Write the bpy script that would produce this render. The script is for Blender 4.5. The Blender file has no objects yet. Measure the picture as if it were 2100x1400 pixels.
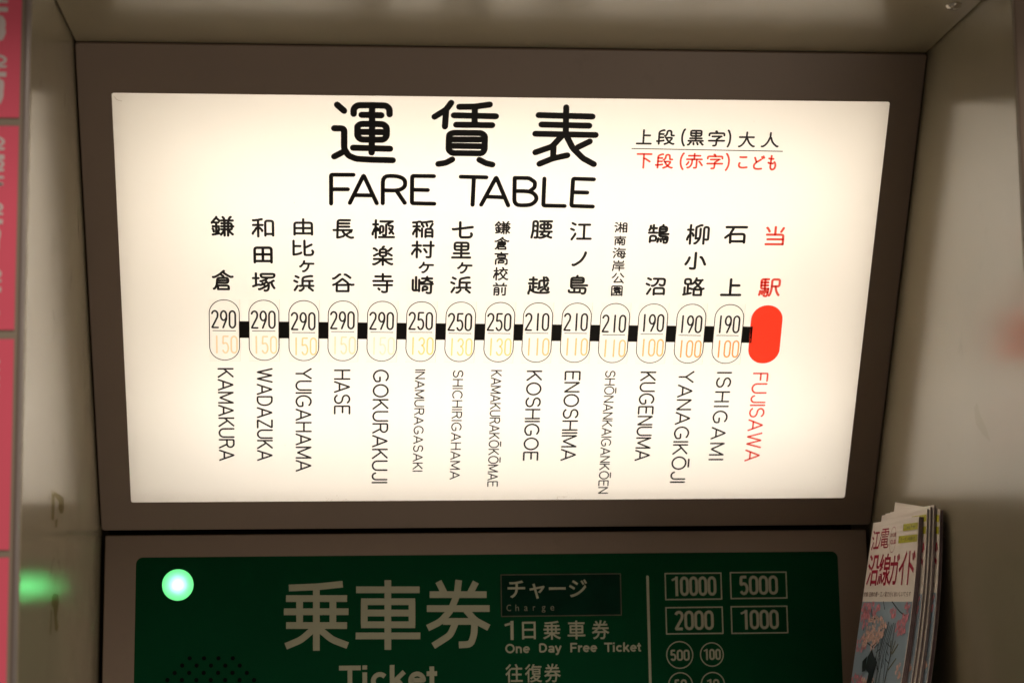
import bpy, bmesh, math, random
from mathutils import Matrix, Vector
random.seed(7)
D2R = math.radians
MM = 0.001
scene = bpy.context.scene
COL = scene.collection

# ---------------------------------------------------------------- camera
cam_data = bpy.data.cameras.new("camera")
cam = bpy.data.objects.new("camera", cam_data)
COL.objects.link(cam)
R_ = Vector((0.99625769, -0.08577401, -0.01065089))
U_ = Vector((-0.000707427, -0.131315292, 0.991340403))
F_ = Vector((0.08642986, 0.98762296, 0.13088455))
m = Matrix(((R_.x, U_.x, -F_.x), (R_.y, U_.y, -F_.y), (R_.z, U_.z, -F_.z))).to_4x4()
m.translation = (-0.14416, -1.64472, -0.47767)
cam.matrix_world = m
cam_data.sensor_width = 36
cam_data.lens = 3988.34 / 2100 * 36
cam_data.clip_start = 0.05
cam_data.clip_end = 50
cam_data.dof.use_dof = True
cam_data.dof.focus_distance = 1.78
cam_data.dof.aperture_fstop = 5.0
scene.camera = cam

# ---------------------------------------------------------------- world, lamps, exposure
W = bpy.data.worlds.new("World")
scene.world = W
W.use_nodes = True
W.node_tree.nodes["Background"].inputs[0].default_value = (1.0, 0.87, 0.70, 1)
W.node_tree.nodes["Background"].inputs[1].default_value = 0.135
vs = scene.view_settings
vs.view_transform = 'Standard'
vs.look = 'None'
vs.exposure = 0
vs.gamma = 1
scene.cycles.use_denoising = True
scene.cycles.max_bounces = 10
scene.cycles.transparent_max_bounces = 16
scene.cycles.sample_clamp_indirect = 60

def area_lamp(name, loc, target, size, power, color):
    l = bpy.data.lights.new(name, 'AREA')
    l.shape = 'RECTANGLE'
    l.size, l.size_y = size
    l.energy = power
    l.color = color
    o = bpy.data.objects.new(name, l)
    COL.objects.link(o)
    o.location = loc
    o.rotation_euler = (Vector(target) - Vector(loc)).to_track_quat('-Z', 'Y').to_euler()
    return o
# station hall lamp above and behind the photographer, then an added floor-bounce fill
area_lamp("hall_and_bounce_light", (0.9, -2.9, 3.0), (0, 0, -0.3), (1.2, 1.2), 100.0, (1.0, 0.87, 0.74))
area_lamp("hall_and_bounce_light", (1.0, -1.7, -2.0), (-0.2, 0, -0.3), (1.2, 1.2), 9.5, (1.0, 0.86, 0.71))  # added fill from below, stands in for light bounced off the floor

# ---------------------------------------------------------------- lettering data: millimetres on the sign (right, down)
KANJI = [[('鎌', -252.0, 167.9, 21.2, 19.9), ('倉', -253.0, 219.6, 19.8, 19.9)], [('和', -216.2, 169.2, 20.4, 18.6), ('田', -216.4, 195.2, 17.5, 16.5), ('塚', -216.2, 221.4, 21.5, 19.1)], [('由', -180.1, 168.1, 17.9, 16.8), ('比', -180.2, 188.2, 19.7, 16.0), ('ヶ', -177.2, 205.9, 14.1, 11.9), ('浜', -180.0, 222.5, 19.4, 16.6)], [('長', -144.2, 169.9, 19.7, 19.1), ('谷', -144.2, 221.9, 20.8, 18.6)], [('極', -108.2, 169.8, 21.5, 19.1), ('楽', -108.5, 195.4, 19.5, 19.9), ('寺', -108.2, 222.1, 19.5, 20.1)], [('稲', -72.6, 169.6, 19.8, 17.3), ('村', -72.2, 189.2, 21.7, 17.5), ('ヶ', -68.8, 206.6, 14.3, 11.4), ('崎', -71.7, 223.8, 20.5, 18.2)], [('七', -36.4, 170.1, 20.3, 16.9), ('里', -37.2, 189.6, 18.6, 16.6), ('ヶ', -33.6, 206.9, 14.3, 11.4), ('浜', -36.8, 223.7, 19.8, 17.3)], [('鎌', -0.1, 167.7, 14.7, 12.7), ('倉', -0.4, 182.8, 13.8, 12.7), ('高', -0.4, 197.4, 13.0, 12.9), ('校', -0.4, 212.5, 14.3, 13.4), ('前', -0.8, 227.6, 13.5, 13.1)], [('腰', 35.6, 169.3, 20.5, 18.3), ('越', 35.1, 223.9, 21.2, 18.4)], [('江', 71.6, 170.8, 20.6, 17.9), ('ノ', 71.2, 197.6, 13.9, 14.8), ('島', 71.5, 223.1, 19.0, 19.8)], [('湘', 108.0, 166.8, 12.1, 10.4), ('南', 108.0, 179.6, 11.2, 9.5), ('海', 108.0, 191.7, 12.6, 11.0), ('岸', 107.8, 204.1, 11.8, 11.0), ('公', 108.0, 216.4, 11.8, 10.6), ('園', 107.8, 228.9, 10.9, 10.7)], [('鵠', 143.2, 172.9, 20.3, 19.5), ('沼', 143.6, 224.5, 19.1, 18.4)], [('柳', 179.6, 173.2, 21.7, 20.4), ('小', 179.2, 199.0, 20.5, 17.8), ('路', 179.4, 224.6, 21.0, 18.9)], [('石', 214.9, 173.5, 21.8, 17.6), ('上', 214.7, 225.0, 20.2, 18.0)], [('当', 251.3, 174.0, 18.2, 19.0), ('駅', 250.8, 225.4, 20.7, 19.0)]]
PILL = [(-252.7, 268.8), (-216.7, 269.1), (-180.3, 269.4), (-144.5, 269.6), (-108.5, 269.9), (-72.5, 270.2), (-36.3, 270.4), (0.1, 270.7), (35.5, 271.0), (71.6, 271.2), (107.5, 271.5), (143.3, 271.8), (179.3, 272.0), (215.2, 272.3), (251.0, 272.6)]
ROMA = [('KAMAKURA', -260.1, 306.7, -245.1, 306.8, -260.9, 402.4, -245.9, 402.5), ('WADAZUKA', -224.3, 306.8, -209.4, 306.8, -225.3, 402.6, -210.1, 402.6), ('YUIGAHAMA', -188.5, 306.8, -173.2, 306.8, -189.2, 414.1, -173.8, 414.2), ('HASE', -152.9, 308.3, -137.5, 308.3, -153.0, 354.4, -137.4, 354.4), ('GOKURAKUJI', -116.8, 308.3, -101.5, 308.3, -117.3, 427.0, -102.1, 427.1), ('INAMURAGASAKI', -77.5, 308.3, -68.0, 308.3, -78.4, 414.7, -68.5, 414.8), ('SHICHIRIGAHAMA', -42.2, 308.9, -32.4, 308.9, -42.8, 423.3, -32.5, 423.4), ('KAMAKURAKŌKŌMAE', -6.4, 308.9, 4.0, 308.9, -6.5, 431.4, 3.7, 431.5), ('KOSHIGOE', 27.1, 309.4, 41.8, 309.4, 26.8, 403.8, 41.9, 403.9), ('ENOSHIMA', 63.0, 309.9, 78.4, 309.9, 62.9, 404.0, 78.1, 404.1), ('SHŌNANKAIGANKŌEN', 101.3, 309.4, 111.4, 309.4, 100.9, 439.5, 110.9, 439.6), ('KUGENUMA', 134.9, 310.5, 150.0, 310.5, 134.6, 404.4, 149.9, 404.5), ('YANAGIKŌJI', 171.5, 310.0, 186.6, 310.0, 170.5, 428.3, 185.4, 428.4), ('ISHIGAMI', 207.8, 311.0, 222.2, 311.0, 206.5, 404.2, 221.7, 404.3), ('FUJISAWA', 242.5, 311.8, 257.2, 311.8, 241.7, 405.5, 257.3, 405.6)]
LEGEND = [('上', 124.1, 80.8, 14.6, 14.3, 0), ('段', 143.5, 80.8, 17.0, 14.8, 0), ('(', 159.6, 81.0, 4.1, 17.0, 0), ('黒', 170.9, 81.1, 15.5, 15.0, 0), ('字', 189.9, 81.6, 15.8, 15.2, 0), (')', 201.2, 81.5, 3.9, 16.9, 0), ('大', 217.5, 82.2, 15.6, 15.1, 0), ('人', 238.8, 82.2, 16.5, 14.5, 0), ('下', 125.5, 103.3, 14.6, 14.7, 1), ('段', 143.7, 103.2, 16.6, 14.7, 1), ('(', 159.9, 103.3, 4.4, 16.8, 1), ('赤', 171.4, 102.7, 16.1, 15.0, 1), ('字', 189.9, 103.2, 15.6, 14.9, 1), (')', 201.5, 103.5, 4.4, 17.2, 1), ('こ', 215.8, 103.8, 9.2, 11.8, 1), ('ど', 230.4, 103.9, 10.9, 13.8, 1), ('も', 242.3, 103.8, 8.5, 14.8, 1)]
LEGLINE = [(113.4, 91.8), (251.3, 93.1)]
TITLE = [[[(-149.7, 54.2), (-143.6, 59.7)], [(-135.2, 62.4), (-135.2, 57.5), (-131.9, 54.5), (-120.1, 54.3), (-106.9, 54.5), (-103.7, 57.4), (-103.6, 62.5)], [(-128.2, 63.2), (-110.9, 63.4)], [(-119.1, 54.6), (-118.9, 78.4), (-119.2, 97.8)], [(-131.8, 75.5), (-131.8, 73.5), (-128.9, 71.5), (-119.0, 71.4), (-109.2, 71.5), (-106.1, 74.2), (-106.0, 82.4), (-108.6, 85.8), (-119.0, 85.9), (-128.8, 85.8), (-131.9, 82.7), (-131.8, 75.5)], [(-131.8, 78.8), (-106.1, 78.8)], [(-135.6, 93.4), (-102.9, 94.1)], [(-152.3, 75.7), (-145.0, 75.7), (-143.5, 77.4), (-143.5, 94.6), (-139.6, 100.8), (-132.7, 103.7), (-118.8, 104.4), (-100.4, 104.7)], [(-152.3, 101.7), (-143.8, 97.0)]], [[(-49.5, 51.3), (-53.8, 57.6), (-64.0, 64.3)], [(-53.8, 58.1), (-54.6, 73.1)], [(-42.3, 54.9), (-28.8, 54.6), (-15.3, 52.5)], [(-28.5, 54.5), (-28.3, 71.4)], [(-46.9, 62.7), (-9.5, 63.2)], [(-44.7, 71.3), (-12.6, 71.4)], [(-50.8, 82.5), (-50.4, 80.1), (-46.8, 78.7), (-21.8, 78.8), (-18.8, 81.2), (-18.7, 94.5), (-21.2, 97.6), (-47.7, 97.5), (-50.9, 94.8), (-50.8, 82.5)], [(-49.8, 84.9), (-18.9, 84.8)], [(-50.1, 90.8), (-19.1, 91.0)], [(-47.4, 103.4), (-53.0, 106.7), (-59.8, 107.8)], [(-23.2, 103.5), (-17.3, 106.7), (-11.3, 108.0)]], [[(52.7, 54.3), (53.4, 79.5)], [(28.4, 61.7), (76.6, 62.5)], [(31.3, 70.3), (74.1, 71.0)], [(26.1, 78.9), (80.3, 79.5)], [(50.0, 80.5), (41.7, 90.6), (26.8, 96.2)], [(42.9, 91.1), (43.0, 101.6)], [(30.9, 106.9), (43.1, 101.6), (55.7, 98.6)], [(54.1, 80.5), (60.2, 91.8), (69.9, 101.3), (80.1, 106.8)], [(75.3, 85.5), (64.9, 91.0)]]]
FARE = [[[(-155.1, 145.8), (-155.1, 118.7), (-135.2, 118.6)], [(-155.1, 132.3), (-140.2, 132.2)]], [[(-138.4, 145.1), (-126.2, 118.9), (-114.3, 145.2)], [(-134.0, 137.7), (-117.8, 137.8)]], [[(-108.9, 145.2), (-109.1, 119.4), (-95.3, 119.4), (-89.1, 122.8), (-89.0, 129.6), (-95.2, 133.2), (-109.0, 132.9)], [(-96.6, 133.5), (-89.2, 144.7)]], [[(-63.4, 119.3), (-82.9, 119.2), (-82.8, 145.0), (-62.6, 145.3)], [(-82.7, 132.2), (-68.7, 132.4)]]]
TABLE = [[[(-39.4, 119.6), (-16.4, 120.0)], [(-27.6, 120.4), (-28.1, 146.1)]], [[(-20.3, 146.0), (-7.5, 119.8), (4.2, 146.5)], [(-15.0, 138.2), (0.1, 138.8)]], [[(9.2, 120.3), (9.6, 146.3), (24.6, 146.2), (29.8, 141.3), (28.9, 136.4), (23.6, 132.8), (9.8, 132.7)], [(9.2, 120.3), (22.2, 120.4), (27.7, 124.3), (27.5, 129.1), (23.2, 132.8)]], [[(36.0, 120.7), (36.0, 146.3), (55.5, 146.6)]], [[(80.9, 121.1), (62.0, 120.6), (61.6, 146.4), (81.2, 147.0)], [(61.9, 133.4), (75.5, 133.7)]]]
JOSHAKEN = [[[(-195.9, 55.2), (-168.5, 54.4), (-144.5, 52.1)], [(-198.5, 65.2), (-140.4, 65.8)], [(-200.5, 77.7), (-139.0, 78.3)], [(-198.3, 90.7), (-140.4, 91.4)], [(-185.6, 67.3), (-185.5, 88.4)], [(-153.9, 67.6), (-153.9, 88.7)], [(-169.7, 53.7), (-169.5, 114.8)], [(-171.5, 93.8), (-184.2, 104.5), (-198.6, 110.3)], [(-167.6, 93.8), (-154.6, 104.5), (-139.7, 110.3)]], [[(-101.3, 48.7), (-101.5, 114.8)], [(-131.7, 57.6), (-70.8, 58.2)], [(-124.0, 90.8), (-123.9, 69.0)], [(-78.3, 91.4), (-78.2, 69.5)], [(-127.0, 69.0), (-75.2, 69.5)], [(-123.9, 79.7), (-78.3, 80.3)], [(-127.0, 90.8), (-75.3, 91.4)], [(-132.1, 101.3), (-70.4, 102.0)]], [[(-52.7, 50.4), (-47.1, 61.6)], [(-16.5, 51.3), (-22.3, 62.3)], [(-33.0, 49.3), (-34.9, 63.9), (-41.3, 78.6), (-51.2, 89.0), (-63.4, 94.7)], [(-61.2, 62.9), (-6.2, 63.5)], [(-64.0, 76.2), (-3.5, 76.8)], [(-27.9, 76.0), (-18.1, 87.7), (-4.4, 95.1)], [(-48.5, 88.6), (-18.1, 88.9), (-18.6, 100.9), (-21.9, 110.6), (-33.5, 111.0)], [(-36.0, 88.7), (-41.5, 101.5), (-58.1, 111.7)]]]
TXT = {'ticket': (-148.0, 129.1, -55.2, 153.4), 'charge_k': (14.1, 49.8, 91.5, 68.1), 'charge': (12.9, 73.3, 61.4, 82.4), 'charge_box': (7.9, 44.8, 124.3, 84.5), 'one': (10.9, 88.9, 19.3, 107.0), 'day': [('日', 27.6, 89.8, 40.8, 106.6), ('乗', 47.8, 89.3, 65.1, 107.2), ('車', 71.7, 89.2, 88.9, 107.2), ('券', 95.2, 89.2, 112.4, 107.5)], 'oneday': [('One', 10.8, 110.1, 34.3, 119.6), ('Day', 43.5, 110.2, 64.8, 122.1), ('Free', 73.7, 110.2, 99.5, 119.4), ('Ticket', 106.9, 109.9, 142.5, 119.6)], 'ofuku': [('往', 10.9, 129.8, 27.6, 147.3), ('復', 29.7, 130.1, 46.4, 147.5), ('券', 48.2, 130.0, 64.4, 147.8)], 'line': [(150.9, 46.9), (150.5, 150.3)], 'notes': [('10000', 167.7, 44.4, 223.9, 70.7, 173.5, 48.0, 218.4, 66.9), ('5000', 232.1, 44.1, 288.5, 70.4, 240.9, 47.8, 279.4, 66.5), ('2000', 167.6, 77.3, 224.1, 103.7, 176.2, 81.0, 214.8, 99.8), ('1000', 231.8, 77.1, 288.1, 103.9, 240.6, 80.9, 279.0, 99.8)], 'coins': [('500', 180.5, 123.3, 13.190252626872345, 171.0, 118.2, 190.2, 129.0), ('100', 212.0, 123.3, 11.625307399955286, 203.4, 117.9, 220.8, 128.6), ('50', 180.5, 151.9, 12.072434607645874, 174.2, 146.5, 186.7, 157.2), ('10', 212.1, 151.7, 11.737089201877934, 205.7, 146.7, 218.4, 157.4)], 'lamp': (-301.0, 51.3)}
HOLES = [(-288.9, 120.3), (-275.4, 120.5), (-261.9, 120.7), (-248.4, 120.8), (-295.8, 127.0), (-282.3, 127.2), (-268.8, 127.4), (-255.3, 127.6), (-241.8, 127.8), (-302.7, 133.8), (-289.2, 133.9), (-275.6, 134.1), (-262.1, 134.3), (-248.5, 134.5), (-235.0, 134.7), (-309.4, 140.3), (-295.9, 140.5), (-282.4, 140.7), (-268.9, 140.9), (-255.3, 141.1), (-241.8, 141.3), (-228.2, 141.5)]
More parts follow.
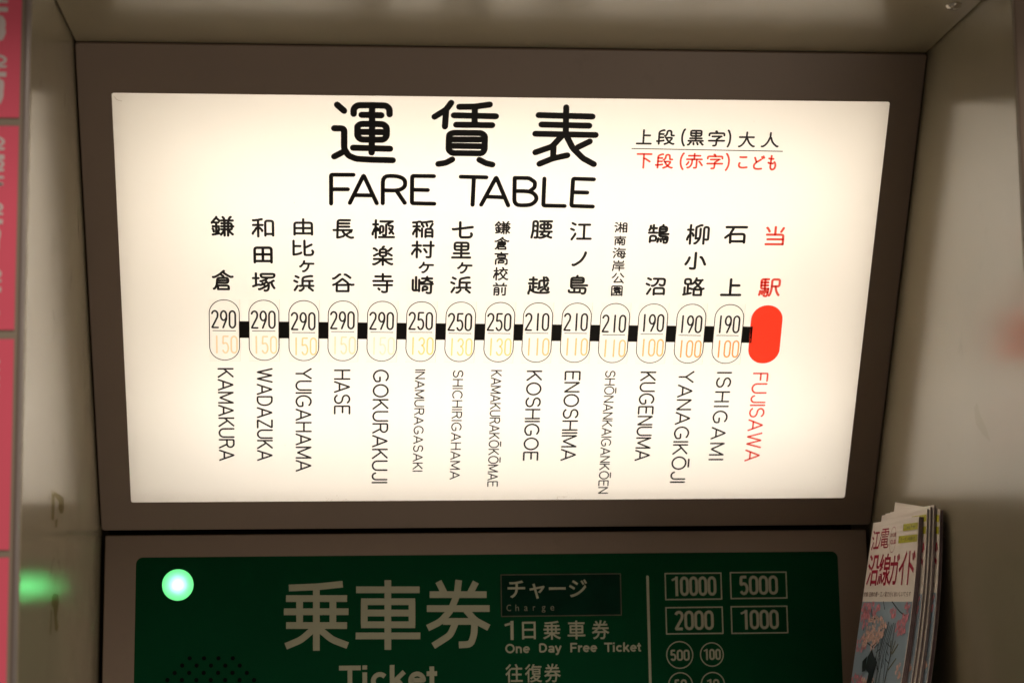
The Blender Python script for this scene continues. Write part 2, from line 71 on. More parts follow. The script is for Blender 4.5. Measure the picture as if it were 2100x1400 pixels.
# pen strokes of the characters, 0..200
STROKES = {"鎌":[[[89,92],[105,92],[110,87]],[[66,74],[72,94],[70,101]],[[27,155],[22,153],[20,145]],[[27,155],[29,161],[45,180],[51,184]],[[51,184],[53,194]],[[51,184],[61,177],[75,164],[75,160]],[[33,73],[28,95],[25,98]],[[138,88],[142,80],[147,77],[156,64],[170,51]],[[51,148],[51,55]],[[175,117],[87,117]],[[70,117],[26,117]],[[27,155],[35,148],[66,148]],[[172,165],[88,165]],[[138,88],[145,92],[165,92],[164,142],[90,142]],[[72,59],[25,49]],[[100,193],[111,180],[111,41]],[[85,48],[110,87],[116,92],[131,92],[138,88]],[[158,194],[152,192],[139,166],[136,41]]],"倉":[[[144,117],[54,117]],[[105,138],[105,151],[95,159],[90,160]],[[147,45],[59,45]],[[59,45],[59,75]],[[19,145],[29,144],[45,150],[80,171],[93,184],[101,186]],[[101,186],[129,164],[152,152],[167,145],[180,148]],[[101,186],[104,193],[110,195]],[[49,79],[59,75],[146,75],[147,45]],[[24,49],[29,49],[35,55],[49,79],[55,138],[143,138],[142,96],[53,98]]],"和":[[[111,64],[165,64]],[[61,182],[48,182],[31,178],[26,180]],[[61,182],[66,185],[87,189]],[[89,89],[89,95],[74,115],[60,121]],[[23,65],[24,74],[39,95],[49,116],[60,121]],[[165,51],[165,175],[111,176],[111,50]],[[61,182],[61,43]],[[26,140],[92,140]]],"田":[[[165,55],[35,55]],[[165,118],[35,118]],[[98,180],[98,55]],[[34,44],[34,180],[165,180],[165,44]]],"塚":[[[109,134],[101,133],[81,123],[75,124]],[[109,134],[113,140],[119,144],[123,154]],[[149,114],[142,113],[128,106]],[[149,114],[153,121],[163,128],[165,127]],[[149,114],[156,88],[169,65]],[[129,91],[121,88],[108,77],[75,57],[70,55],[64,56]],[[123,154],[160,155],[170,166],[170,185],[78,185],[78,167],[87,155],[123,154]],[[25,150],[63,150]],[[45,190],[45,92]],[[89,107],[102,90]],[[128,106],[132,85],[128,52],[115,43],[105,43],[103,46]],[[109,134],[118,116],[128,106]],[[25,81],[62,96],[78,90],[118,116]]],"由":[[[162,53],[37,53]],[[162,105],[37,105]],[[99,192],[99,53]],[[37,42],[37,158],[161,158],[162,43]]],"比":[[[91,71],[85,63],[55,53],[40,51]],[[40,137],[85,137]],[[161,152],[126,127],[113,125]],[[40,190],[40,51]],[[166,92],[171,83],[171,69],[163,48],[119,47],[115,51],[113,191]]],"ヶ":[[[70,125],[64,120],[47,97],[45,95],[40,95]],[[70,125],[76,151]],[[65,45],[77,44],[100,66],[113,96],[115,124]],[[70,125],[157,124]]],"浜":[[[171,45],[150,68],[141,73]],[[37,188],[59,175]],[[68,44],[77,44],[92,59],[99,71]],[[49,130],[26,143]],[[145,140],[145,92]],[[29,49],[51,92]],[[69,92],[175,92]],[[166,189],[151,191],[92,176],[90,92]],[[170,141],[90,141]]],"長":[[[167,93],[161,93],[133,75],[127,70]],[[110,64],[102,56],[67,48],[55,47]],[[151,134],[58,134]],[[151,160],[58,160]],[[127,70],[119,72],[111,80],[100,95],[98,106]],[[127,70],[131,62],[151,51],[168,45],[182,48]],[[173,107],[25,107]],[[55,47],[59,186],[156,186]]],"谷":[[[56,48],[144,48]],[[56,48],[56,100]],[[56,100],[50,109]],[[29,101],[44,108],[50,109]],[[50,109],[54,115],[76,131],[94,149],[100,152]],[[28,155],[37,155],[58,172],[74,188],[82,190]],[[117,189],[127,188],[159,162]],[[56,100],[137,101],[155,107],[169,101],[183,104]],[[100,152],[145,115],[144,48]]],"極":[[[61,106],[62,116],[55,129],[44,135]],[[68,49],[175,49]],[[139,147],[167,146],[163,120],[160,112],[155,109]],[[97,69],[101,66],[107,66],[115,67],[118,71],[119,155],[121,158],[150,175],[154,184]],[[42,124],[45,121],[45,42]],[[42,124],[35,119],[28,97],[22,85],[22,72]],[[140,125],[149,112],[155,109]],[[170,78],[161,95],[155,98]],[[155,98],[155,109]],[[155,98],[150,94],[143,82]],[[60,159],[26,159]],[[76,92],[98,92],[98,145],[75,145],[75,81]],[[42,124],[45,194]],[[78,185],[165,185]]],"楽":[[[57,136],[27,120]],[[143,139],[171,122]],[[73,147],[126,147]],[[50,165],[33,181],[24,181]],[[26,92],[83,92],[87,89]],[[95,176],[98,193],[107,197]],[[176,50],[168,48],[139,62],[116,79],[112,89]],[[140,161],[145,161],[169,184]],[[20,49],[29,46],[55,59],[84,81],[87,89]],[[99,117],[99,43]],[[99,117],[73,119],[73,175],[126,175],[126,119],[99,117]],[[172,92],[87,89]]],"寺":[[[66,74],[74,64]],[[30,101],[170,101]],[[160,172],[42,172]],[[132,135],[132,57],[129,46],[105,43],[94,49]],[[99,192],[99,136]],[[26,135],[173,135]]],"稲":[[[167,189],[159,191],[116,182],[85,179]],[[124,165],[129,146]],[[117,85],[169,85]],[[48,119],[39,113],[34,97],[24,79],[23,68]],[[48,119],[61,116],[73,103],[73,99]],[[90,43],[90,122]],[[154,134],[169,167]],[[117,51],[169,51]],[[87,162],[91,161],[101,140]],[[169,43],[169,119],[117,119],[117,41]],[[25,142],[72,142]],[[79,186],[67,188],[50,181],[22,179]],[[50,42],[50,181]]],"村":[[[126,91],[110,122]],[[176,155],[104,155]],[[85,155],[26,155]],[[127,45],[146,43],[155,48],[156,192]],[[57,193],[57,42]],[[23,73],[24,81],[48,126],[57,126],[68,120],[84,103],[84,95]]],"崎":[[[50,68],[50,191]],[[164,127],[163,45],[153,41],[140,41],[131,46]],[[171,145],[165,144],[137,161],[129,164]],[[129,164],[115,149],[102,142],[95,141],[88,144]],[[176,127],[89,127]],[[170,178],[95,178]],[[101,72],[135,72],[135,103],[102,104],[101,63]],[[133,193],[129,164]],[[74,60],[74,165]],[[73,69],[26,65],[26,165]]],"七":[[[77,189],[78,61],[84,51],[93,48],[155,49],[166,65],[167,76],[163,85]],[[172,145],[29,123],[22,126]]],"里":[[[163,85],[39,85]],[[45,152],[157,152]],[[100,185],[100,47]],[[26,46],[173,46]],[[100,185],[157,185],[156,118],[45,118],[45,186],[100,185]]],"高":[[[101,176],[100,185],[95,194]],[[34,42],[35,107],[165,107],[165,47],[160,42],[145,42]],[[145,150],[143,155],[56,155],[55,153],[55,129],[144,128],[145,130],[145,150]],[[66,53],[68,86],[130,85],[129,60],[66,60]],[[171,175],[26,175]]],"校":[[[120,194],[124,192],[130,182],[128,166]],[[49,131],[40,125],[34,103],[23,81],[23,69]],[[154,144],[170,122]],[[49,131],[61,127],[71,109],[71,102]],[[173,166],[88,166]],[[150,116],[142,95],[120,66],[87,44],[78,45]],[[27,155],[70,155]],[[92,125],[104,117],[115,94],[132,71],[169,45],[179,48]],[[116,151],[107,147],[85,119],[78,119]],[[51,41],[51,193]]],"前":[[[53,195],[58,193],[68,178],[67,165]],[[124,75],[124,135]],[[37,80],[89,80]],[[89,108],[37,108]],[[143,193],[134,177],[131,165]],[[132,45],[138,42],[154,43],[157,44],[160,48],[161,139]],[[173,165],[26,165]],[[62,46],[70,42],[88,45],[88,137],[38,137],[37,43]]],"腰":[[[91,70],[97,72]],[[169,45],[167,44],[145,54],[138,59]],[[155,95],[154,85],[138,59]],[[32,102],[64,102]],[[97,72],[120,64],[125,59]],[[33,145],[64,145]],[[138,59],[125,59]],[[77,45],[85,42],[99,44],[123,53],[125,59]],[[140,185],[140,123]],[[114,185],[114,123]],[[170,185],[83,185]],[[97,72],[104,90],[115,102],[115,109]],[[140,158],[86,157],[86,124],[165,123],[165,157],[140,158]],[[171,96],[83,96]],[[22,45],[32,102],[33,186],[65,185],[64,47],[57,44],[45,45]]],"越":[[[85,100],[61,100]],[[35,79],[42,75],[50,64],[59,61]],[[150,105],[156,106],[160,111],[171,140]],[[150,105],[149,88]],[[118,65],[133,75],[143,86],[149,88]],[[149,88],[158,73],[167,68],[174,72],[176,81],[176,91],[174,95]],[[156,192],[159,192],[170,178]],[[106,92],[118,95],[129,101]],[[106,92],[98,81]],[[88,136],[25,136]],[[31,172],[85,172]],[[106,92],[105,162],[175,163]],[[150,105],[146,107],[144,123],[139,194]],[[34,113],[35,79],[23,47],[24,37]],[[182,53],[172,46],[97,46],[62,55],[59,61],[58,193]]],"江":[[[58,176],[36,189]],[[123,54],[123,175]],[[48,129],[27,140]],[[34,48],[59,93],[58,98]],[[174,54],[75,54]],[[164,176],[84,176]]],"ノ":[[[141,175],[141,167],[133,144],[120,118],[105,96],[85,78],[65,64],[51,56],[41,59]]],"島":[[[174,112],[49,112]],[[76,53],[76,75]],[[49,157],[145,157]],[[92,181],[93,190],[96,195]],[[119,70],[119,52]],[[119,52],[35,52],[34,69]],[[134,43],[146,40],[159,46],[165,89],[50,90],[49,178],[145,179],[145,135],[49,135]]],"湘":[[[45,132],[27,142],[21,140]],[[87,122],[98,118],[105,112],[110,105],[110,97]],[[44,96],[45,89],[30,47]],[[126,98],[168,98]],[[29,188],[35,190],[52,179]],[[126,142],[168,142]],[[126,53],[168,53]],[[60,67],[59,76],[69,94],[77,117],[87,122]],[[168,44],[168,185],[126,186],[126,42]],[[88,42],[88,193]],[[65,154],[108,154]]],"南":[[[68,131],[74,130],[83,116]],[[132,132],[124,128],[117,115],[115,105]],[[28,175],[172,175]],[[139,75],[60,75]],[[98,104],[98,45]],[[99,192],[99,145]],[[127,45],[135,41],[160,44],[162,143],[37,144],[37,42]],[[136,104],[64,104]]],"海":[[[57,178],[36,189]],[[171,173],[89,174]],[[63,145],[68,145],[72,149],[83,168],[89,174]],[[126,67],[127,80],[115,92],[113,101]],[[117,144],[117,133],[131,119],[131,106]],[[92,195],[93,189],[89,174]],[[33,49],[50,94]],[[24,136],[28,137],[46,126]],[[113,101],[119,106],[175,106]],[[113,101],[106,106],[68,106]],[[126,43],[149,44],[155,51],[163,144],[89,144],[80,67],[170,67]]],"岸":[[[171,137],[38,137],[37,84],[26,45]],[[99,192],[99,165]],[[173,79],[57,79]],[[114,110],[114,43]],[[161,185],[160,164],[41,164],[40,185]],[[164,111],[66,111]]],"公":[[[126,97],[133,93],[143,80],[149,65]],[[72,185],[60,162],[48,145],[32,126],[24,126]],[[50,57],[141,62],[149,65]],[[50,57],[54,70],[75,97],[96,135]],[[164,47],[156,60],[149,65]],[[126,186],[141,162],[165,135]]],"園":[[[150,96],[143,96]],[[149,72],[145,71],[131,78],[129,83]],[[135,105],[143,96]],[[129,83],[120,84],[102,91],[97,95]],[[129,83],[132,88],[143,96]],[[167,49],[31,49]],[[61,162],[137,162]],[[99,169],[99,143]],[[167,42],[166,185],[31,185],[31,42]],[[147,142],[51,142]],[[135,105],[103,103],[91,90],[77,83],[56,73],[45,74]],[[135,105],[133,125],[65,125],[65,104],[94,103],[97,95],[96,66]]],"鵠":[[[159,67],[153,79]],[[130,179],[133,192]],[[163,156],[105,156]],[[121,51],[118,73]],[[93,47],[100,65],[100,78]],[[105,115],[176,115]],[[133,77],[136,75],[142,58]],[[87,126],[23,126]],[[58,126],[58,191]],[[34,165],[83,165]],[[34,58],[81,58],[81,99],[35,100],[34,47]],[[143,42],[160,40],[166,44],[172,65],[173,94],[105,95],[106,178],[163,176],[162,135],[105,135]],[[35,185],[34,165],[25,147]]],"沼":[[[164,50],[85,50]],[[35,189],[57,177]],[[68,122],[79,121],[90,128],[101,140],[110,156],[115,184]],[[58,94],[34,48]],[[26,140],[48,128]],[[164,46],[163,101],[85,101],[85,42]],[[80,185],[166,184],[165,146],[161,129],[153,125],[137,125],[127,132]]],"柳":[[[83,83],[108,86]],[[83,83],[83,173],[85,176],[114,192],[123,191]],[[152,76],[155,74],[161,74],[166,75],[169,78],[169,176],[138,177],[138,41]],[[45,41],[45,111],[43,115]],[[65,105],[65,114],[56,127],[45,133]],[[24,74],[24,82],[35,111],[43,115]],[[62,155],[26,155]],[[76,44],[85,45],[105,71],[113,100],[113,164]],[[43,115],[45,193]]],"小":[[[100,189],[99,47],[94,43],[85,42],[70,42],[62,46]],[[25,83],[38,104],[48,130],[52,146]],[[176,81],[162,118],[150,142],[146,148],[139,150]]],"路":[[[158,174],[168,178]],[[158,174],[155,175],[117,175]],[[163,48],[105,48]],[[32,55],[32,114]],[[110,161],[112,172],[117,175]],[[121,193],[117,175]],[[57,142],[57,61]],[[78,144],[77,186],[32,186],[32,143],[93,144],[105,159],[110,161]],[[57,105],[79,105],[89,99],[97,100],[111,95],[157,95],[181,104]],[[105,48],[105,106],[122,117],[150,150],[158,174]],[[83,65],[24,52]],[[163,48],[163,106],[146,118],[110,161]]],"石":[[[61,54],[159,54]],[[171,179],[29,179]],[[80,178],[77,163],[63,134],[59,117],[61,42]],[[25,86],[48,111],[59,117],[159,119],[159,44]]],"上":[[[161,135],[94,135]],[[94,51],[94,189]],[[173,50],[26,50]]],"当":[[[140,152],[156,184]],[[39,185],[42,185],[52,169],[58,155]],[[37,49],[158,49]],[[99,130],[99,192]],[[158,90],[47,90]],[[41,129],[157,129],[158,49]]],"駅":[[[42,83],[43,58]],[[66,90],[68,90],[75,73],[85,72]],[[55,85],[61,63]],[[141,125],[144,102],[150,80],[159,61],[168,49]],[[22,51],[26,66],[28,85]],[[112,125],[169,125],[169,185],[112,185],[112,102],[104,58],[96,45]],[[60,105],[60,186]],[[83,159],[32,159]],[[83,133],[32,133]],[[87,105],[83,51],[76,41],[65,40],[56,46]],[[87,105],[33,105],[32,133],[32,186],[86,186]]],"段":[[[37,150],[78,150]],[[100,113],[108,107]],[[37,114],[77,114]],[[90,131],[97,131],[110,151],[113,187],[149,187],[151,140],[154,136],[175,135]],[[85,191],[76,193],[37,176],[37,45]],[[19,75],[23,72],[82,81]],[[108,107],[115,86],[142,57],[169,44],[176,46]],[[91,43],[116,53],[133,65],[157,100],[158,112],[115,113],[108,107]]],"(":[[[62,172],[57,169],[50,159],[39,137],[33,114],[31,95],[33,68],[39,45],[51,22],[61,11]]],"黒":[[[78,60],[81,44]],[[22,41],[30,42],[35,47],[45,64],[52,67]],[[175,42],[170,43],[155,64],[147,65]],[[123,44],[118,57],[114,62]],[[26,82],[173,82]],[[160,108],[41,108]],[[154,160],[45,160]],[[99,82],[99,186]],[[154,160],[152,132],[47,132],[46,187],[153,187],[154,160]]],"字":[[[89,195],[95,195],[98,191],[103,175]],[[169,96],[29,96]],[[167,152],[166,175],[32,175],[31,151]],[[131,140],[127,130],[102,113],[99,106],[97,45],[70,44]],[[143,142],[59,141]]],")":[[[19,11],[30,26],[41,51],[45,71],[46,102],[44,121],[37,141],[24,165],[16,171]]],"大":[[[98,138],[106,142],[171,142]],[[178,48],[164,48],[136,72],[122,92],[105,130],[98,138],[91,142],[28,142]],[[25,46],[32,45],[52,58],[67,74],[85,104],[98,138],[99,192]]],"人":[[[177,48],[170,46],[165,49],[138,72],[126,88],[115,109],[105,141],[98,145]],[[99,191],[98,145]],[[19,46],[33,46],[46,56],[63,73],[81,102],[93,138],[98,145]]],"下":[[[95,135],[110,135],[158,105]],[[173,179],[27,179]],[[95,179],[95,43]]],"赤":[[[123,133],[122,47],[117,43],[99,43]],[[146,108],[153,105],[172,72],[176,70]],[[48,105],[44,95],[30,75]],[[38,45],[52,46],[65,59],[74,75],[79,92],[81,133]],[[154,171],[46,171]],[[99,134],[99,192]],[[170,133],[30,133]]],"こ":[[[58,167],[78,165],[140,167]],[[58,103],[50,97],[49,75],[52,68],[59,61],[68,56],[82,53],[106,52],[153,57]]],"ど":[[[137,154],[91,129],[79,126]],[[56,175],[79,126]],[[147,182],[156,165]],[[167,189],[175,175],[178,173]],[[149,53],[111,49],[82,50],[66,55],[55,62],[49,77],[51,93],[58,105],[75,119],[79,126]]],"も":[[[134,122],[144,119],[157,95],[158,82],[149,62],[137,54],[116,48],[95,49],[85,53],[75,62],[70,75],[79,184]],[[31,117],[40,111],[112,108]],[[115,154],[77,153],[38,158]]]}

# ---------------------------------------------------------------- materials
def new_mat(name):
    mt = bpy.data.materials.new(name)
    mt.use_nodes = True
    return mt, mt.node_tree.nodes, mt.node_tree.links, mt.node_tree.nodes["Principled BSDF"]

def paint(name, color, rough=0.4, spec=0.5, metal=0.0, bump=0.0, bscale=900, vary=0.06, vscale=6, dirt=0.0):
    mt, N, L, P = new_mat(name)
    P.inputs["Roughness"].default_value = rough
    P.inputs["Specular IOR Level"].default_value = spec
    P.inputs["Metallic"].default_value = metal
    tc = N.new("ShaderNodeTexCoord")
    nz = N.new("ShaderNodeTexNoise")
    nz.inputs["Scale"].default_value = vscale
    nz.inputs["Detail"].default_value = 6
    L.new(tc.outputs["Object"], nz.inputs["Vector"])
    rm = N.new("ShaderNodeValToRGB")
    c0 = [max(0, c * (1 - vary)) for c in color]
    c1 = [min(1, c * (1 + vary)) for c in color]
    rm.color_ramp.elements[0].position = 0.3
    rm.color_ramp.elements[1].position = 0.7
    rm.color_ramp.elements[0].color = (*c0, 1)
    rm.color_ramp.elements[1].color = (*c1, 1)
    L.new(nz.outputs["Fac"], rm.inputs["Fac"])
    out = rm.outputs["Color"]
    if dirt > 0:
        n2 = N.new("ShaderNodeTexNoise")
        n2.inputs["Scale"].default_value = 22
        n2.inputs["Detail"].default_value = 9
        n2.inputs["Roughness"].default_value = 0.7
        L.new(tc.outputs["Object"], n2.inputs["Vector"])
        r2 = N.new("ShaderNodeValToRGB")
        r2.color_ramp.elements[0].position = 0.60
        r2.color_ramp.elements[1].position = 0.78
        r2.color_ramp.elements[0].color = (0, 0, 0, 1)
        r2.color_ramp.elements[1].color = (dirt, dirt, dirt, 1)
        L.new(n2.outputs["Fac"], r2.inputs["Fac"])
        mx = N.new("ShaderNodeMix")
        mx.data_type = 'RGBA'
        L.new(r2.outputs["Color"], mx.inputs["Factor"])
        L.new(out, mx.inputs["A"])
        mx.inputs["B"].default_value = (color[0] * .55, color[1] * .5, color[2] * .42, 1)
        out = mx.outputs["Result"]
    L.new(out, P.inputs["Base Color"])
    if bump > 0:
        n3 = N.new("ShaderNodeTexNoise")
        n3.inputs["Scale"].default_value = bscale
        n3.inputs["Detail"].default_value = 2
        L.new(tc.outputs["Object"], n3.inputs["Vector"])
        b = N.new("ShaderNodeBump")
        b.inputs["Strength"].default_value = bump
        b.inputs["Distance"].default_value = 0.0002
        L.new(n3.outputs["Fac"], b.inputs["Height"])
        L.new(b.outputs["Normal"], P.inputs["Normal"])
        # the same grain also shifts the gloss a little
    return mt

def film(name, tint, gloss=0.0):
    """transparent ink film printed on the lit acrylic"""
    mt = bpy.data.materials.new(name)
    mt.use_nodes = True
    N, L = mt.node_tree.nodes, mt.node_tree.links
    for n in list(N):
        N.remove(n)
    o = N.new("ShaderNodeOutputMaterial")
    t = N.new("ShaderNodeBsdfTransparent")
    t.inputs[0].default_value = (*tint, 1)
    if gloss:
        g = N.new("ShaderNodeBsdfGlossy")
        g.inputs["Roughness"].default_value = 0.25
        mx = N.new("ShaderNodeMixShader")
        mx.inputs[0].default_value = gloss
        L.new(t.outputs[0], mx.inputs[1])
        L.new(g.outputs[0], mx.inputs[2])
        L.new(mx.outputs[0], o.inputs[0])
    else:
        L.new(t.outputs[0], o.inputs[0])
    return mt

def emitter(name, color, strength):
    mt = bpy.data.materials.new(name)
    mt.use_nodes = True
    N, L = mt.node_tree.nodes, mt.node_tree.links
    for n in list(N):
        N.remove(n)
    o = N.new("ShaderNodeOutputMaterial")
    e = N.new("ShaderNodeEmission")
    e.inputs[0].default_value = (*color, 1)
    e.inputs[1].default_value = strength
    L.new(e.outputs[0], o.inputs[0])
    return mt

def diffuser(name, color, gloss=0.03, rough=0.2):
    """milky sheet: lets lamp light through, scattered"""
    mt = bpy.data.materials.new(name)
    mt.use_nodes = True
    N, L = mt.node_tree.nodes, mt.node_tree.links
    for n in list(N):
        N.remove(n)
    o = N.new("ShaderNodeOutputMaterial")
    t = N.new("ShaderNodeBsdfTranslucent")
    t.inputs[0].default_value = (*color, 1)
    d = N.new("ShaderNodeBsdfDiffuse")
    d.inputs[0].default_value = (0.8, 0.77, 0.7, 1)
    m1 = N.new("ShaderNodeMixShader")
    m1.inputs[0].default_value = 0.30
    g = N.new("ShaderNodeBsdfGlossy")
    g.inputs["Roughness"].default_value = rough
    m2 = N.new("ShaderNodeMixShader")
    m2.inputs[0].default_value = gloss
    L.new(t.outputs[0], m1.inputs[1])
    L.new(d.outputs[0], m1.inputs[2])
    L.new(m1.outputs[0], m2.inputs[1])
    L.new(g.outputs[0], m2.inputs[2])
    L.new(m2.outputs[0], o.inputs[0])
    return mt

M_WALL = paint("beige_wall_paint", (0.335, 0.285, 0.195), rough=0.19, spec=1.0, bump=0.06, bscale=1400, vary=0.04, dirt=0.25)
M_CEIL = paint("beige_ceiling_paint", (0.31, 0.262, 0.175), rough=0.22, spec=0.6, bump=0.06, bscale=1400, vary=0.05, dirt=0.3)
M_POST = paint("greige_post_paint", (0.33, 0.275, 0.215), rough=0.4, bump=0.1, vary=0.05)
M_FRAME = paint("taupe_metal_paint", (0.235, 0.173, 0.133), rough=0.42, spec=0.4, bump=0.25, bscale=2200, vary=0.05, dirt=0.3)
M_GREEN = paint("dark_green_enamel", (0.0008, 0.046, 0.016), rough=0.45, spec=0.05, bump=0.12, bscale=2000, vary=0.10)
M_CREAM = paint("cream_print", (0.33, 0.325, 0.225), rough=0.5, vary=0.04)
M_DARK = paint("black_gap_liner", (0.012, 0.010, 0.008), rough=0.8, spec=0.1)
M_HOLE = paint("speaker_hole_black", (0.004, 0.004, 0.004), rough=0.9, spec=0.05)
M_INK = paint("black_sign_ink", (0.008, 0.006, 0.005), rough=0.45, spec=0.25)
M_WHITEBOX = paint("white_reflector_paint", (0.86, 0.84, 0.80), rough=0.6, vary=0.01)
M_TUBE = emitter("fluorescent_tube_glow", (1.0, 0.905, 0.80), 8.3)
M_SHEET = diffuser("milky_acrylic", (0.95, 0.93, 0.88), 0.02, 0.25)
M_REDFILM = film("red_print_film", (0.94, 0.058, 0.028))
M_REDINK = film("red_ink_film", (0.72, 0.085, 0.06))
M_CLEAR = film("clear_sticker_film", (0.985, 0.985, 0.982), 0.01)
M_LINEINK = film("thin_outline_ink", (0.04, 0.028, 0.024))
M_SCREW = paint("chrome_screw", (0.55, 0.50, 0.42), rough=0.25, metal=0.9)
M_POSTER = paint("pink_red_notice_print", (0.94, 0.14, 0.22), rough=0.55, spec=0.25, vary=0.05)
M_POSTERTEXT = paint("pale_notice_lettering", (0.78, 0.66, 0.66), rough=0.55, spec=0.25)
M_TAPE = film("old_adhesive_tape", (0.72, 0.69, 0.56), 0.02)
M_SMUDGE = film("grease_smudge_film", (0.93, 0.92, 0.90))
M_SPECK = film("glue_speck_film", (0.55, 0.5, 0.42))
M_LENS = diffuser("green_lamp_lens", (0.45, 0.98, 0.62), 0.02, 0.2)
M_LED = emitter("green_led_glow", (0.30, 1.0, 0.45), 195.0)
M_LEDCUP = paint("lamp_cup_white", (0.04, 0.12, 0.06), rough=0.5)
M_PAPER = paint("magazine_paper", (0.92, 0.83, 0.74), rough=0.5, spec=0.3, vary=0.03)
M_PAGE = paint("page_edge_dark", (0.16, 0.095, 0.095), rough=0.7, vary=0.25, vscale=90)
M_PAGE2 = paint("page_edge_blue_grey", (0.10, 0.12, 0.15), rough=0.7, vary=0.25, vscale=90)
M_PAGE3 = paint("page_edge_pale", (0.26, 0.20, 0.19), rough=0.7, vary=0.2, vscale=90)
M_CRIMSON = paint("crimson_print", (0.46, 0.012, 0.05), rough=0.45)
M_BROWNINK = paint("brown_print", (0.20, 0.07, 0.05), rough=0.45)
M_YELLOW = paint("lime_yellow_print", (0.56, 0.52, 0.02), rough=0.45)
M_OLIVEINK = paint("olive_print", (0.10, 0.10, 0.02), rough=0.45)
M_TWIG = paint("dark_twig_print", (0.02, 0.028, 0.035), rough=0.5)
M_BUDS = paint("olive_bud_print", (0.13, 0.11, 0.03), rough=0.5)
M_PETAL = paint("pink_petal_print", (0.72, 0.27, 0.32), rough=0.5, vary=0.3, vscale=260)
M_PETAL2 = paint("pale_petal_print", (0.78, 0.50, 0.42), rough=0.5, vary=0.3, vscale=300)

def picture_mat():
    mt, N, L, P = new_mat("blossom_photo_print")
    P.inputs["Roughness"].default_value = 0.45
    tc = N.new("ShaderNodeTexCoord")
    nz = N.new("ShaderNodeTexNoise")
    nz.inputs["Scale"].default_value = 14
    nz.inputs["Detail"].default_value = 3
    L.new(tc.outputs["Object"], nz.inputs["Vector"])
    rm = N.new("ShaderNodeValToRGB")
    rm.color_ramp.elements[0].color = (0.24, 0.35, 0.46, 1)
    rm.color_ramp.elements[1].color = (0.42, 0.50, 0.56, 1)
    L.new(nz.outputs["Fac"], rm.inputs["Fac"])
    L.new(rm.outputs["Color"], P.inputs["Base Color"])
    return mt
M_PICTURE = picture_mat()

# ---------------------------------------------------------------- mesh helpers
def link(name, verts, faces, mat, parent=None, smooth=False, mats=None):
    me = bpy.data.meshes.new(name)
    me.from_pydata([tuple(v) for v in verts], [], faces)
    me.update()
    if mat is not None:
        me.materials.append(mat)
    if smooth:
        for p in me.polygons:
            p.use_smooth = True
    o = bpy.data.objects.new(name, me)
    COL.objects.link(o)
    if parent is not None:
        o.parent = parent
    return o

def from_bm(name, bm, mat, parent=None, smooth=False):
    bmesh.ops.recalc_face_normals(bm, faces=bm.faces)
    me = bpy.data.meshes.new(name)
    bm.to_mesh(me)
    bm.free()
    me.materials.append(mat)
    if smooth:
        for p in me.polygons:
            p.use_smooth = True
    o = bpy.data.objects.new(name, me)
    COL.objects.link(o)
    if parent is not None:
        o.parent = parent
    return o

def empty(name, matrix):
    o = bpy.data.objects.new(name, None)
    o.empty_display_size = 0.05
    COL.objects.link(o)
    o.matrix_world = matrix
    return o

def tag(o, label, cat, group=None, kind=None):
    if label:
        o["label"] = label
    if cat:
        o["category"] = cat
    if group:
        o["group"] = group
    if kind:
        o["kind"] = kind
    return o

def box(name, lo, hi, mat, parent=None, bevel=0.0, seg=2):
    bm = bmesh.new()
    bmesh.ops.create_cube(bm, size=1)
    for v in bm.verts:
        v.co = Vector([(lo[i] + hi[i]) / 2 + v.co[i] * (hi[i] - lo[i]) for i in range(3)])
    if bevel > 0:
        bmesh.ops.bevel(bm, geom=list(bm.edges), offset=bevel, segments=seg, affect='EDGES', profile=0.5)
    return from_bm(name, bm, mat, parent)

def rrect(x0, y0, x1, y1, r, n=6):
    """outline of a rounded rectangle, counter-clockwise"""
    pts = []
    for cx, cy, a0 in ((x1 - r, y1 - r, 0), (x0 + r, y1 - r, 90), (x0 + r, y0 + r, 180), (x1 - r, y0 + r, 270)):
        for i in range(n + 1):
            a = D2R(a0 + 90 * i / n)
            pts.append((cx + r * math.cos(a), cy + r * math.sin(a)))
    return pts

def ring_plate(name, outer, inner, z0, z1, chamfer, mat, parent):
    """frame plate between two outlines of equal point count, front at z1"""
    n = len(outer)
    V, F = [], []
    def loop(pts, z):
        s = len(V)
        V.extend([(x, y, z) for x, y in pts])
        return s
    def shrink(pts, d):
        cx = sum(p[0] for p in pts) / n
        cy = sum(p[1] for p in pts) / n
        return [(p[0] - math.copysign(d, p[0] - cx), p[1] - math.copysign(d, p[1] - cy)) for p in pts]
    o0 = loop(outer, z0)
    o1 = loop(outer, z1 - chamfer)
    o2 = loop(shrink(outer, chamfer), z1)
    i2 = loop(shrink(inner, -chamfer * .6), z1)
    i1 = loop(inner, z1 - chamfer * .6)
    i0 = loop(inner, z0)
    L_ = [o0, o1, o2, i2, i1, i0]
    for a, b in zip(L_, L_[1:]):
        for k in range(n):
            F.append((a + k, a + (k + 1) % n, b + (k + 1) % n, b + k))
    return link(name, V, F, mat, parent)

def plate(name, pts, z, mat, parent=None):
    return link(name, [(x, y, z) for x, y in pts], [tuple(range(len(pts)))], mat, parent)

